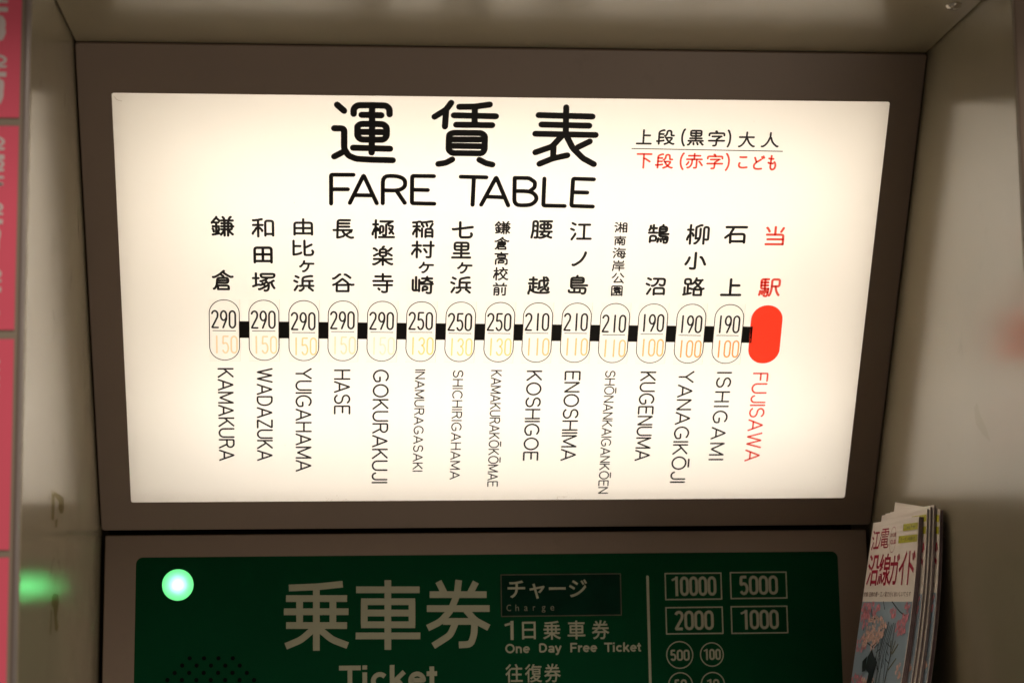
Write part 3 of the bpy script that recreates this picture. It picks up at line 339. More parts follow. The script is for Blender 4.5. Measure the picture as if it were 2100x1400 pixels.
# ---- strokes: a pen line with round or flat ends, as flat print
def fillet(pts, r, n=4):
    if len(pts) < 3 or r <= 0:
        return [tuple(p) for p in pts]
    closed = math.dist(pts[0], pts[-1]) < 1e-6
    P = [Vector(p) for p in pts]
    out = []
    rng = range(len(P) - 1) if closed else range(1, len(P) - 1)
    if not closed:
        out.append(P[0])
    for i in rng:
        a, b, c = P[(i - 1) % (len(P) - 1)] if closed else P[i - 1], P[i], P[i + 1]
        d1, d2 = (a - b).length, (c - b).length
        if d1 < 1e-7 or d2 < 1e-7:
            continue
        t1, t2 = min(r, d1 * .45), min(r, d2 * .45)
        s, e = b + (a - b) / d1 * t1, b + (c - b) / d2 * t2
        for k in range(n + 1):
            t = k / n
            out.append(s * (1 - t) ** 2 + b * 2 * t * (1 - t) + e * t * t)
    if closed:
        out.append(out[0].copy())
    else:
        out.append(P[-1])
    return [tuple(p) for p in out]

class Ink:
    """collects flat print; every stroke lies a hair above the last one"""
    STEP = 0.000012
    def __init__(self):
        self.V, self.F, self.k = [], [], 0
    def stroke(self, pts, w, flat=False, fil=None, n=5):
        r = w / 2
        pts = fillet(pts, r * 1.3 if fil is None else fil)
        q = [Vector(pts[0])]
        for p in pts[1:]:
            if (Vector(p) - q[-1]).length > w * 0.02:
                q.append(Vector(p))
        if len(q) < 2:
            q.append(q[0] + Vector((w * .02, 0)))
        closed = len(q) > 3 and (q[0] - q[-1]).length < w * .05
        if closed:
            q.pop()
        z = self.k * self.STEP
        self.k += 1
        N = len(q)
        s = len(self.V)
        L_, R__ = [], []
        for i in range(N):
            a = q[i - 1] if (i > 0 or closed) else None
            b = q[(i + 1) % N] if (i < N - 1 or closed) else None
            if a is None:
                d = (b - q[i]).normalized(); mlen = 1
            elif b is None:
                d = (q[i] - a).normalized(); mlen = 1
            else:
                d1, d2 = (q[i] - a).normalized(), (b - q[i]).normalized()
                d = (d1 + d2)
                d = d.normalized() if d.length > 1e-4 else d2
                mlen = min(1.6, 1 / max(.3, d.dot(d2)))
            nn = Vector((-d.y, d.x)) * r * mlen
            L_.append(q[i] + nn)
            R__.append(q[i] - nn)
        for a, b in zip(L_, R__):
            self.V += [(a.x, a.y, z), (b.x, b.y, z)]
        for i in range(N if closed else N - 1):
            j = (i + 1) % N
            self.F.append((s + 2 * i, s + 2 * i + 1, s + 2 * j + 1, s + 2 * j))
        if not closed and not flat:
            for c, d, l in ((q[0], q[0] - q[1], 0), (q[-1], q[-1] - q[-2], N - 1)):
                a0 = math.atan2(d.y, d.x)
                e = len(self.V)
                m_ = []
                for k in range(1, n):
                    a = a0 - math.pi / 2 + math.pi * k / n
                    self.V.append((c.x + r * math.cos(a), c.y + r * math.sin(a), z))
                    m_.append(e + k - 1)
                la, ra = s + 2 * l, s + 2 * l + 1
                first, last = (la, ra) if l == 0 else (ra, la)
                self.F.append(tuple([first] + m_ + [last]))
    def poly(self, pts):
        z = self.k * self.STEP
        self.k += 1
        s = len(self.V)
        self.V += [(x, y, z) for x, y in pts]
        self.F.append(tuple(range(s, len(self.V))))
    def tris(self, verts, tris):
        z = self.k * self.STEP
        self.k += 1
        s = len(self.V)
        self.V += [(x, y, z) for x, y in verts]
        self.F += [tuple(s + i for i in t) for t in tris]
    def build(self, name, z, mat, parent, fn=None):
        """fn maps (x, y, height) to a point when the print lies on a curved thing"""
        V = [(x, y, z + dz) for x, y, dz in self.V]
        if fn:
            V = [fn(*v) for v in V]
        return link(name, V, self.F, mat, parent)

def glyph(ink, ch, cx, cy, w, h, sw):
    """one character of the rounded gothic lettering, centred at cx, cy (metres)"""
    S_ = STROKES[ch]
    xs = [p[0] for st in S_ for p in st]
    ys = [p[1] for st in S_ for p in st]
    mx, my = (min(xs) + max(xs)) / 2, (min(ys) + max(ys)) / 2
    kx, ky = (w - sw) / (max(xs) - min(xs)), (h - sw) / (max(ys) - min(ys))
    for st in S_:
        ink.stroke([(cx + (x - mx) * kx, cy + (y - my) * ky) for x, y in st], sw, fil=sw * .9)

def arc(cx, cy, rx, ry, a0, a1, n=10):
    return [(cx + rx * math.cos(D2R(a0 + (a1 - a0) * i / n)), cy + ry * math.sin(D2R(a0 + (a1 - a0) * i / n))) for i in range(n + 1)]
# pen-line capitals and figures on a body of height 1: (advance width, strokes, corner rounding)
PEN = {
 'A': (.74, [[(0, 0), (.37, 1), (.74, 0)], [(.13, .32), (.61, .32)]]),
 'B': (.6, [[(0, .53), (0, 1), (.3, 1)] + arc(.32, .77, .22, .23, 90, -90) + [(0, .54)], [(0, .54), (0, 0), (.32, 0)] + arc(.34, .27, .25, .27, -90, 90)]),
 'C': (.72, [arc(.40, .5, .40, .5, 45, 315, 16)]),
 'D': (.66, [[(0, 0), (0, 1), (.28, 1)] + arc(.28, .5, .38, .5, 90, -90, 12) + [(0, 0)]]),
 'E': (.54, [[(.54, 1), (0, 1), (0, 0), (.54, 0)], [(0, .53), (.46, .53)]]),
 'F': (.52, [[(.52, 1), (0, 1), (0, 0)], [(0, .52), (.44, .52)]]),
 'G': (.76, [arc(.40, .5, .40, .5, 48, 290, 16) + [(.74, .16), (.74, .44), (.46, .44)]]),
 'H': (.62, [[(0, 0), (0, 1)], [(.62, 0), (.62, 1)], [(0, .52), (.62, .52)]]),
 'I': (0, [[(0, 0), (0, 1)]]),
 'J': (.46, [[(.46, 1), (.46, .28)] + arc(.23, .25, .23, .25, 0, -170, 8)]),
 'K': (.6, [[(0, 0), (0, 1)], [(.57, 1), (0, .38)], [(.19, .58), (.6, 0)]]),
 'L': (.5, [[(0, 1), (0, 0), (.5, 0)]]),
 'M': (.76, [[(0, 0), (0, 1), (.38, .08), (.76, 1), (.76, 0)]]),
 'N': (.62, [[(0, 0), (0, 1), (.62, 0), (.62, 1)]]),
 'O': (.8, [arc(.40, .5, .40, .5, 90, 450, 20)]),
 'R': (.6, [[(0, 0), (0, 1), (.3, 1)] + arc(.32, .76, .24, .24, 90, -90) + [(0, .52)], [(.34, .52), (.6, 0)]]),
 'S': (.62, [arc(.31, .76, .28, .24, 25, 250, 10) + arc(.31, .26, .30, .26, 80, -155, 10)]),
 'T': (.64, [[(0, 1), (.64, 1)], [(.32, 1), (.32, 0)]]),
 'U': (.62, [[(0, 1), (0, .3)] + arc(.31, .31, .31, .31, 180, 360, 10) + [(.62, 1)]]),
 'W': (1.0, [[(0, 1), (.25, 0), (.5, 1), (.75, 0), (1.0, 1)]]),
 'Y': (.66, [[(0, 1), (.33, .47), (.66, 1)], [(.33, .47), (.33, 0)]]),
 'Z': (.6, [[(.02, 1), (.6, 1), (0, 0), (.6, 0)]]),
 '0': (.30, [arc(.15, .78, .15, .22, 0, 180, 8) + arc(.15, .22, .15, .22, 180, 360, 8) + [(.30, .78)]]),
 '1': (.0, [[(0, 0), (0, 1)]]),
 '2': (.31, [arc(.15, .79, .15, .21, 165, 0, 8) + [(.28, .62), (.0, .0), (.31, 0)]]),
 '3': (.30, [arc(.15, .77, .14, .23, 160, -80, 9) , arc(.15, .27, .15, .27, 80, -160, 9)]),
 '5': (.30, [[(.28, 1), (.04, 1), (.02, .56)] + arc(.15, .30, .15, .31, 120, -150, 10)]),
 '9': (.30, [arc(.15, .72, .15, .28, 0, 360, 14), [(.30, .72), (.29, .5), (.12, 0)]]),
}
PEN['Ō'] = (.8, PEN['O'][1] + [[(.15, 1.2), (.65, 1.2)]])

def pen_word(ink, word, origin, along, up, length, height, sw):
    """write a word: along and up are unit directions, the body runs over `length`"""
    gap = .20
    tot = sum(PEN[c][0] for c in word) + gap * (len(word) - 1)
    # keep letter shapes about natural, share what is left between the gaps
    sx = length / tot
    if sx > height * 1.22 and len(word) > 1:
        sx = height * 1.22
        gap = (length / sx - sum(PEN[c][0] for c in word)) / (len(word) - 1)
    x = 0
    for c in word:
        for st in PEN[c][1]:
            ink.stroke([(origin[0] + along[0] * (x + px) * sx + up[0] * py * height,
                         origin[1] + along[1] * (x + px) * sx + up[1] * py * height) for px, py in st], sw,
                       fil=sw * .5 if c in 'AWMNZKYEFLTH125' else sw * .7)
        x += PEN[c][0] + gap

# bold grotesque letters for the machine front: (advance, strokes), pen width .19 of the cap height
BOLD = {
 'T': (.68, [[(.0, .9), (.66, .9)], [(.33, .9), (.33, 0)]]),
 'F': (.60, [[(.1, 0), (.1, .9), (.56, .9)], [(.1, .47), (.5, .47)]]),
 'O': (.82, [arc(.40, .5, .305, .405, 90, 450, 24)]),
 'D': (.74, [[(.1, .1), (.1, .9), (.3, .9)] + arc(.32, .5, .27, .4, 90, -90, 12) + [(.1, .1)]]),
 'i': (.26, [[(.1, 0), (.1, .72)], [(.1, .83), (.1, 1)]]),
 'c': (.57, [arc(.30, .36, .205, .27, 42, 318, 14)]),
 'k': (.56, [[(.1, 0), (.1, 1)], [(.47, .72), (.12, .28)], [(.24, .42), (.50, 0)]]),
 'e': (.58, [[(.12, .37), (.48, .37)] + arc(.30, .36, .20, .27, 5, 320, 16)]),
 't': (.37, [[(.17, .92), (.17, .17), (.22, .09), (.33, .09)], [(.01, .63), (.33, .63)]]),
 'n': (.57, [[(.1, 0), (.1, .72)], arc(.27, .42, .17, .21, 170, 0, 8) + [(.44, 0)]]),
 'a': (.56, [arc(.26, .50, .18, .13, 160, 0, 8) + [(.44, 0)], arc(.25, .21, .17, .13, 20, 340, 14)]),
 'y': (.53, [[(.05, .72), (.27, .06)], [(.48, .72), (.25, .0), (.20, -.18), (.06, -.18)]]),
 'r': (.38, [[(.1, 0), (.1, .72)], [(.1, .42), (.17, .58), (.36, .63)]]),
}
def bold_word(ink, word, x0, y0, x1, y1):
    """y0 baseline, y1 cap line"""
    tot = sum(BOLD[c][0] for c in word) - .06
    sx, sy = (x1 - x0) / tot, (y1 - y0)
    x = 0
    for c in word:
        for st in BOLD[c][1]:
            ink.stroke([(x0 + (x + px) * sx, y0 + py * sy) for px, py in st], .19 * sy, flat=True, fil=.0 if c in 'TFik' else .12 * sy)
        x += BOLD[c][0]

def bold_figures(ink, word, x0, y0, x1, y1, w):
    """condensed bold figures filling a box"""
    n = len(word)
    pitch = (x1 - x0 + .0004) / n
    dw, h = pitch - .0004 - w, y1 - y0 - w
    for j, c in enumerate(word):
        ox = x0 + j * pitch + w / 2
        if c == '1':
            ink.stroke([(ox + dw * .75, y0), (ox + dw * .75, y1)], w, flat=True)
            ink.stroke([(ox + dw * .05 - w * .2, y1 - h * .22), (ox + dw * .75, y1 - h * .09)], w * .75, flat=True)
            continue
        k = dw / PEN[c][0]
        for st in PEN[c][1]:
            ink.stroke([(ox + px * k, y0 + w / 2 + py * h) for px, py in st], w, flat=True, fil=w * .4)

_txt = {}
def font_shape(body, bold=0.0):
    """outline of a printed word as triangles, scaled to a unit box"""
    key = (body, bold)
    if key not in _txt:
        c = bpy.data.curves.new("lettering", 'FONT')
        c.body = body
        c.offset = bold
        c.resolution_u = 4
        o = bpy.data.objects.new("lettering", c)
        COL.objects.link(o)
        bpy.context.view_layer.update()
        me = o.evaluated_get(bpy.context.evaluated_depsgraph_get()).to_mesh()
        me.calc_loop_triangles()
        v = [(p.co.x, p.co.y) for p in me.vertices]
        t = [tuple(x.vertices) for x in me.loop_triangles]
        bpy.data.objects.remove(o)
        bpy.data.curves.remove(c)
        x0, x1 = min(p[0] for p in v), max(p[0] for p in v)
        y0, y1 = min(p[1] for p in v), max(p[1] for p in v)
        _txt[key] = ([((x - x0) / (x1 - x0), (y - y0) / (y1 - y0)) for x, y in v], t)
    return _txt[key]

def print_word(ink, body, x0, y0, x1, y1, bold=0.0):
    """lettering stretched to the box x0..x1, y0 (bottom)..y1 (top)"""
    v, t = font_shape(body, bold)
    ink.tris([(x0 + a * (x1 - x0), y0 + b * (y1 - y0)) for a, b in v], t)

# ---------------------------------------------------------------- the alcove
HW = 0.375            # half width of the alcove
Y_FRONT = -0.2152     # front faces of the posts
lower_y, lower_z = 0.2440, -0.4101

def side_wall(s):
    x0, x1 = (-HW - 0.06, -HW) if s < 0 else (HW, HW + 0.06)
    r = empty("side_wall", Matrix.Translation((s * (HW + .03), 0, -0.70)))
    inv = Vector((-s * (HW + .03), 0, 0.70))
    b = box("wall_panel", (x0, Y_FRONT, -0.70), (x1, 0.50, 0.30), M_WALL, None, bevel=0.0022, seg=3)
    for v in b.data.vertices:
        v.co += inv
    b.parent = r
    return r, inv
left_wall, inv_l = side_wall(-1)
tag(left_wall, "glossy beige side wall left of the lit sign, with green lamp glow and old tape scraps", "wall", "side walls of the alcove")
right_wall, inv_r = side_wall(1)
tag(right_wall, "glossy beige side wall right of the lit sign, behind the magazines", "wall", "side walls of the alcove")

def wall_patch(name, s, yz, mat, parent, inv, off=0.00025):
    x = s * (HW - off)
    return link(name, [Vector((x, y, z)) + inv for y, z in yz], [tuple(range(len(yz)))], mat, parent)
# remains of adhesive tape, ragged outlines
wall_patch("tape_scrap", -1, [(-.072, -.3875), (-.0665, -.3905), (-.056, -.3915), (-.054, -.400), (-.056, -.4085), (-.060, -.4125), (-.0715, -.4115)], M_TAPE, left_wall, inv_l)
wall_patch("tape_scrap", -1, [(-.0655, -.3885), (-.032, -.3895), (-.004, -.3910), (-.0025, -.3985), (-.006, -.4035), (-.024, -.4050), (-.032, -.4015), (-.034, -.3955), (-.0555, -.3925)], M_TAPE, left_wall, inv_l, .0003)
wall_patch("tape_scrap", -1, [(-.052, -.4115), (-.036, -.4095), (-.040, -.4165), (-.050, -.4175)], M_TAPE, left_wall, inv_l, .0003)
wall_patch("tape_scrap", -1, [(-.062, -.4725), (-.050, -.4695), (-.024, -.4705), (-.020, -.4775), (-.026, -.4835), (-.030, -.4895), (-.020, -.4965), (-.028, -.5005), (-.040, -.4985), (-.046, -.4875), (-.050, -.4815), (-.062, -.4785)], M_TAPE, left_wall, inv_l)
wall_patch("tape_scrap", -1, [(-.064, -.482), (-.058, -.483), (-.060, -.500), (-.068, -.503)], M_TAPE, left_wall, inv_l, .0003)
wall_patch("smudge", 1, [(-.092, -.322), (-.084, -.326), (-.088, -.340), (-.104, -.350), (-.122, -.357), (-.112, -.344), (-.100, -.334)], M_SMUDGE, right_wall, inv_r)

ceil = empty("ceiling_panel", Matrix.Translation((0, 0, 0)))
box("panel", (-HW + .0012, Y_FRONT, 0.0), (HW - .0012, 0.30, 0.03), M_CEIL, ceil, bevel=0.0015)
tag(ceil, "dim beige underside above the lit sign with one dome screw", "ceiling panel")
bm = bmesh.new()
bmesh.ops.create_uvsphere(bm, u_segments=20, v_segments=12, radius=.0068)
for v in bm.verts:
    v.co.z *= .55
    v.co += Vector((.3535, -.1393, -.0003))
sc_ = from_bm("dome_screw", bm, M_SCREW, ceil, True)
sk_ = Ink()
sk_.stroke([(.3535 - .003, -.1393), (.3535 + .003, -.1393)], .0009)
sk_.build("screw_slot", -.0042, M_HOLE, sc_, fn=lambda x, y, z: (x, y, -.0042 - (z + .0042)))

# canopy over the front: it shades the upper part of the posts
can = box("canopy_board", (-0.9, -0.43, 0.13), (0.9, Y_FRONT - .004, 0.16), M_FRAME, None, bevel=.002)
tag(can, "brown canopy board above the ticket alcove", "canopy")

# black liner seen through the joints
liner = link("back_wall", [(-HW, 0.32, 0.03), (HW, 0.32, 0.03), (HW, 0.32, -0.70), (-HW, 0.32, -0.70)], [(0, 3, 2, 1)], M_DARK)
tag(liner, None, None, kind="structure")

# ---------------------------------------------------------------- posts with pink notices
def post(s):
    x0, x1 = (-0.62, -HW - .0004) if s < 0 else (HW + .0004, 0.62)
    o = box("front_post", (x0, Y_FRONT - .004, -0.70), (x1, Y_FRONT + .0008, 0.30), M_POST, None, bevel=.0016, seg=3)
    if s > 0:
        o.data.materials[0] = M_FRAME  # darker paint stands in for the shade on the right post
    return o
def strip(o, s):  # added rod that draws the highlight on the post's rounded edge
    bm = bmesh.new()
    bmesh.ops.create_cone(bm, cap_ends=True, segments=14, radius1=.0021, radius2=.0021, depth=1.0,
                          matrix=Matrix.Translation((s * (HW + .0022), Y_FRONT - .0042, -.20)))
    from_bm("edge_highlight", bm, M_EDGELIGHT, o, True)
M_EDGELIGHT = paint("grey_edge_highlight", (0.38, 0.33, 0.31), rough=0.3, spec=0.6)  # paler than the post: the edge highlight is put into this colour
lp = post(-1)
strip(lp, -1)
tag(lp, "grey beige upright face left of the alcove, behind the pink notices", "post", "front posts of the alcove")
rp = post(1)
rp.data.update()
tag(rp, "edge of the upright at the far right of the alcove, shade put into its colour", "post", "front posts of the alcove")

YN = Y_FRONT - .0046
def notice(z1, z0, items, label):
    root = empty("pink_notice", Matrix.Translation((-.41, YN, z0)))
    inv = Vector((.41, 0, -z0))
    b = box("notice_sheet", (-.455, YN - .0004, z0), (-.3822, YN, z1), M_POSTER, None)
    for v in b.data.vertices:
        v.co += Vector((.41, -YN, -z0))
    b.parent = root
    ink = Ink()
    for kind, za, zb in items:
        if kind == 'blob':
            pts = []
            n = 22
            for i in range(n):
                a = 2 * math.pi * i / n
                rx = .0085 * (1 + random.uniform(-.10, .10))
                c, s_ = math.cos(a), math.sin(a)
                sq = 1 / max(abs(c), abs(s_)) ** .75
                pts.append((-.4020 + rx * c * sq, (za + zb) / 2 + (za - zb) / 2 * s_ * sq * random.uniform(.93, 1.0) * .95))
            ink.poly(pts)
        else:
            pen_word(ink, kind, (-.4085, za), (0, -1), (1, 0), za - zb, .0155, .0021)
    fn = lambda x, y, z: (x + .41, -.0006 - z, y - z0)
    ink.build("notice_lettering", 0, M_POSTERTEXT, root, fn=fn)
    tag(root, label, "notice", "pink notices stacked up the left post")
zpx = lambda y: -.0319 - y / 2.69 * .001
notice(.02, -.1230, [('OUI', zpx(-14), zpx(27)), ('blob', zpx(34), zpx(92)), ('OUI', zpx(119), zpx(160)), ('blob', zpx(164), zpx(221))], "top pink notice on the left post, darkest of the strip, under the canopy shade")
notice(-.1293, -.2806, [('OUISHA', zpx(285), zpx(388)), ('OUI', zpx(417), zpx(457)), ('blob', zpx(462), zpx(521)), ('OUI', zpx(549), zpx(592)), ('blob', zpx(596), zpx(654))], "second pink notice from the top, with pale sideways capitals and two white blots")
notice(-.2874, -.4393, [('OUISHA', zpx(722), zpx(830)), ('OUI', zpx(862), zpx(900)), ('blob', zpx(905), zpx(962)), ('OUI', zpx(1045), zpx(1100))], "third pink notice from the top, only traces of pale print at the picture edge")
notice(-.4448, -.62, [], "lowest pink notice on the left post, level with the green lamp")

# ---------------------------------------------------------------- the lit fare sign
d_ = Vector((0, 0.2438114, -0.4100886)).normalized()       # down the sign
n_ = Vector((0, d_.z, -d_.y))                              # towards the viewer
ms = Matrix(((1, 0, 0), (0, -d_.y, n_.y), (0, -d_.z, n_.z))).to_4x4()
sign = empty("fare_sign", ms)
tag(sign, "lit white fare table in a taupe frame with black station names", "lit sign")
O_ = [(x * MM, -y * MM) for x, y in ((0, 0),)]
outer = rrect(-.3737, -.4758, .3737, -.0014, .0032)
inner = rrect(-.3450, -.4462, .3452, -.0450, .0022)
ring_plate("sign_frame", outer, inner, -.012, .0012, .0009, M_FRAME, sign)
box("acrylic_sheet", (-.352, -.4535, -.0030), (.352, -.0380, 0), M_SHEET, sign) if False else plate("acrylic_sheet", [(-.352, -.4535), (.352, -.4535), (.352, -.0380), (-.352, -.0380)], 0, M_SHEET, sign)
# lamp housing: open white tray behind the sheet
hx, hy0, hy1, hd = .366, -.470, -.012, -.150
V = [(-hx, hy0, -.0121), (hx, hy0, -.0121), (hx, hy1, -.0121), (-hx, hy1, -.0121), (-hx, hy0, hd), (hx, hy0, hd), (hx, hy1, hd), (-hx, hy1, hd)]
link("lamp_housing", V, [(4, 5, 6, 7), (0, 1, 5, 4), (1, 2, 6, 5), (2, 3, 7, 6), (3, 0, 4, 7)], M_WHITEBOX, sign)
for yy in (-.125, -.370):
    bm = bmesh.new()
    bmesh.ops.create_cone(bm, cap_ends=True, segments=16, radius1=.013, radius2=.013, depth=.64,
                          matrix=Matrix.Translation((0.008, yy, -.095)) @ Matrix.Rotation(D2R(90), 4, 'Y'))
    from_bm("fluorescent_tube", bm, M_TUBE, sign, True)

ZI = .0004
def mm(p):
    return (p[0] * MM, -p[1] * MM)
for k, g in enumerate(TITLE):
    ink = Ink()
    for st in g:
        ink.stroke([mm(p) for p in st], .0056 if k else .0058, fil=.0022)
    ink.build("title_character", ZI, M_INK, sign)
for g in FARE + TABLE:
    ink = Ink()
    for st in g:
        ink.stroke([mm(p) for p in st], .0038, fil=.0060 if len(st) > 5 else .0016)
    ink.build("title_letter", ZI, M_INK, sign)
# legend
for red in (0, 1):
    ink = Ink()
    for c, x, y, w, h, r in LEGEND:
        if r == red:
            kana = c in 'こども'
            glyph(ink, c, x * MM, -y * MM, w * MM, h * MM, .00185 if kana else .00180)
    ink.build("legend_line", ZI, M_REDINK if red else M_INK, sign)
ink = Ink()
ink.stroke([mm(p) for p in LEGLINE], .00085, flat=True)
ink.build("legend_rule", ZI, M_LINEINK, sign)
# the line of the railway: black blocks between the stickers
PWm, PHm = .0272, .0597
for i in range(14):
    (ax, ay), (bx, by) = PILL[i], PILL[i + 1]
    x0, x1 = ax * MM + PWm / 2 + .0000, bx * MM - PWm / 2 - (.0000 if i < 13 else -.001)
    yc = lambda x: -(268.2 + (x / MM + 240) * .0098) * MM
    plate("route_line", [(x0, yc(x0) - .0083), (x1, yc(x1) - .0083), (x1, yc(x1) + .0083), (x0, yc(x0) + .0083)], ZI, M_INK, sign)
# fares
FARES = ['290'] * 5 + ['250'] * 3 + ['210'] * 3 + ['190'] * 3
CHILD = ['150'] * 5 + ['130'] * 3 + ['110'] * 3 + ['100'] * 3
CTINT = [(.99, .75, .50), (.99, .77, .50), (.97, .74, .40), (1, .84, .60), (1, .88, .72), (.97, .77, .32), (.97, .77, .34), (.96, .76, .33),
         (.99, .63, .30), (.99, .62, .29), (.99, .62, .29), (1.0, .56, .23), (1.0, .46, .16), (1.0, .40, .13)]
dj = [0, 0, .0012, 0, .0003, 0, .0008, .0005, 0, -.0002, .0010, 0, .0010, .0008]
for i in range(14):
    cx, cy = PILL[i][0] * MM, -PILL[i][1] * MM
    rot = -.0105 + random.uniform(-.004, .004)
    cr, sr = math.cos(rot), math.sin(rot)
    T_ = lambda x, y: (cx + x * cr - y * sr, cy + x * sr + y * cr)
    st = plate("fare_sticker", [T_(*p) for p in rrect(-.0140, -.0308, .0142, .0306, .0005, 1)], .00012, M_CLEAR, sign)
    cut = Ink()
    cut.stroke([T_(.0142, .0306), T_(.0142, -.0308)], .00014, flat=True)
    cut.stroke([T_(-.0140, -.0308), T_(.0142, -.0308)], .00010, flat=True)
    cut.build("cut_edge", .0002, M_SPECK, st)
    o_ = Ink()
    pts = [T_(*p) for p in rrect(-PWm / 2, -PHm / 2, PWm / 2, PHm / 2, PWm / 2 - .0003, 12)]
    o_.stroke(pts + [pts[0]], .00078, fil=0)
    o_.build("outline", ZI, M_LINEINK, st)
    top = -dj[i]
    a_ = Ink()
    for j, c in enumerate(FARES[i]):
        xx = (j - 1) * .0079 + (-.0006 if c != '1' else 0)
        w = PEN[c][0] * .0175
        for s_ in PEN[c][1]:
            a_.stroke([T_(xx - w / 2 + px * .0175, .0025 + top + py * .0165) for px, py in s_], .00172, fil=.0007)
    a_.build("adult_fare", ZI, M_INK, st)
    b_ = Ink()
    for j, c in enumerate(CHILD[i]):
        xx = (j - 1) * .0079 + .0008
        w = PEN[c][0] * .0175
        for s_ in PEN[c][1]:
            b_.stroke([T_(xx - w / 2 + px * .0175, -.0226 + top + py * .0165) for px, py in s_], .00150, fil=.0007)
    cf = b_.build("child_fare", ZI, film("faded_fare_ink", CTINT[i]), st)
    cf["label"] = "faded %s coloured children's fare figures" % ("orange" if i > 10 else "yellow")
    r_ = Ink()
    r_.stroke([T_(-.0108, -.0006 + top), T_(.0104, -.0006 + top)], .00062, flat=True)
    r_.build("divider", ZI, M_LINEINK, st)
cx, cy = PILL[14][0] * MM, -PILL[14][1] * MM
plate("origin_marker", [(cx + x, cy + y) for x, y in rrect(-.0150, -.0296, .0150, .0296, .0148, 12)], ZI, M_REDFILM, sign)
# station names in characters and in capitals
for i, colm in enumerate(KANJI):
    nm = empty("station_name", Matrix())
    nm.parent = sign
    big = i not in (7, 10)
    for c, x, y, w, h in colm:
        sw = .00225 if big else (.00158 if i == 7 else .00132)
        if c in '石上小田七ノ' and big:
            sw *= 1.12
        if c in 'ヶ':
            sw *= .9
        ink = Ink()
        glyph(ink, c, x * MM, -y * MM, w * MM, h * MM, sw)
        ink.build("character", ZI, M_REDINK if i == 14 else M_INK, nm)
for i, (s_, ax, ay, bx, by, cx, cy, dx, dy) in enumerate(ROMA):
    small = (bx - ax) < 12
    H = ((bx - ax) + (dx - cx)) / 2 * MM
    sw = .00122 if small else .00172
    L0 = (cy + dy - ay - by) / 2 * MM - sw
    al = Vector(((cx - ax) * MM, -(cy - ay) * MM)).normalized()
    ink = Ink()
    pen_word(ink, s_, (ax * MM + sw / 2, -ay * MM - sw / 2), (al.x, al.y), (1, 0), L0, H - sw, sw)
    ink.build("romanized_name", ZI, M_REDINK if i == 14 else M_INK, sign)
# specks and glue left on the sheet
g_ = Ink()
for k in range(26):
    x = random.choice([-.150 + random.uniform(-.011, .011), .070 + random.uniform(-.009, .012)])
    y = -.4462 + abs(random.gauss(0, .0035))
    a = random.uniform(0, 6.28)
    l = random.uniform(.0003, .0012)
    g_.stroke([(x, y), (x + l * math.cos(a), y + l * math.sin(a))], .0002)
for k in range(10):
    x, y = random.uniform(-.33, .33), -random.uniform(.06, .43)
    g_.stroke([(x, y), (x + .0002, y)], .00035)
g_.stroke([(.062, -.4455), (.062, -.4425), (.072, -.4425)], .00025)
g_.stroke([(-.3425, -.049), (-.340, -.052), (-.336, -.053)], .0003)
g_.build("glue_specks", ZI, M_SPECK, sign)

# ---------------------------------------------------------------- the ticket machine below
dl = Vector((0, -.0362190, -1)).normalized()
nl = Vector((0, dl.z, -dl.y))
ml = Matrix(((1, 0, 0), (0, -dl.y, nl.y), (0, -dl.z, nl.z))).to_4x4()
ml.translation = (0, lower_y, lower_z)
mach = empty("ticket_machine", ml)
tag(mach, "ticket machine front below the fare sign, dark green panel with cream print and green lamp", "ticket machine")
outer = rrect(-.3703, -.2400, .3696, -.0038, .0015)
inner = rrect(-.3412, -.2200, .3405, -.0245, .0065)
ring_plate("machine_frame", outer, inner, -.03, 0, .0009, M_FRAME, mach)
# green panel with a round hole for the lamp
lx, ly = TXT['lamp'][0] * MM, -TXT['lamp'][1] * MM
lr = .0149
V, F = [], []
for i in range(64):
    a = 2 * math.pi * i / 64
    c, s_ = math.cos(a), math.sin(a)
    V.append((lx + lr * .99 * c, ly + lr * .99 * s_, -.0008))
    q = .0185 / max(abs(c), abs(s_))
    V.append((lx + q * c, ly + q * s_, -.0008))
for i in range(64):
    j = (i + 1) % 64
    F.append((2 * i, 2 * i + 1, 2 * j + 1, 2 * j))
gx0, gx1, gy0, gy1 = lx - .0185, lx + .0185, ly - .0185, ly + .0185
for x0, x1, y0, y1 in ((-.345, gx0, -.23, -.02), (gx1, .345, -.23, -.02), (gx0, gx1, -.23, gy0), (gx0, gx1, gy1, -.02)):
    k = len(V)
    V += [(x0, y0, -.0008), (x1, y0, -.0008), (x1, y1, -.0008), (x0, y1, -.0008)]
    F.append((k, k + 1, k + 2, k + 3))
link("green_panel", V, F, M_GREEN, mach)
ZG = -.0006
for g in JOSHAKEN:
    ink = Ink()
    for st in g:
        ink.stroke([mm(p) for p in st], .0064, flat=True, fil=.0004 if len(st) == 4 else .004)
    ink.build("ticket_character", ZG, M_CREAM, mach)
def gword(name, body, b, bold, parent=mach, mat=None):
    ink = Ink()
    if isinstance(body, str):
        print_word(ink, body, b[0] * MM, -b[3] * MM, b[2] * MM, -b[1] * MM, bold)
    else:
        for w, x0, y0, x1, y1 in body:
            print_word(ink, w, x0 * MM, -y1 * MM, x1 * MM, -y0 * MM, bold)
    return ink.build(name, ZG + .0001, mat or M_CREAM, parent)
ink = Ink()
b = [v * MM for v in TXT['ticket']]
bold_word(ink, "Ticket", b[0], -b[1] - .0235, b[2], -b[1])
ink.build("ticket_word", ZG, M_CREAM, mach)
b = [v * MM for v in TXT['one']]
ink = Ink()
ink.stroke([(b[2] - .0014, -b[1]), (b[2] - .0014, -b[3])], .0030, flat=True)
ink.stroke([(b[0], -b[1] - .0040), (b[2] - .0030, -b[1] - .0026)], .0022, flat=True)
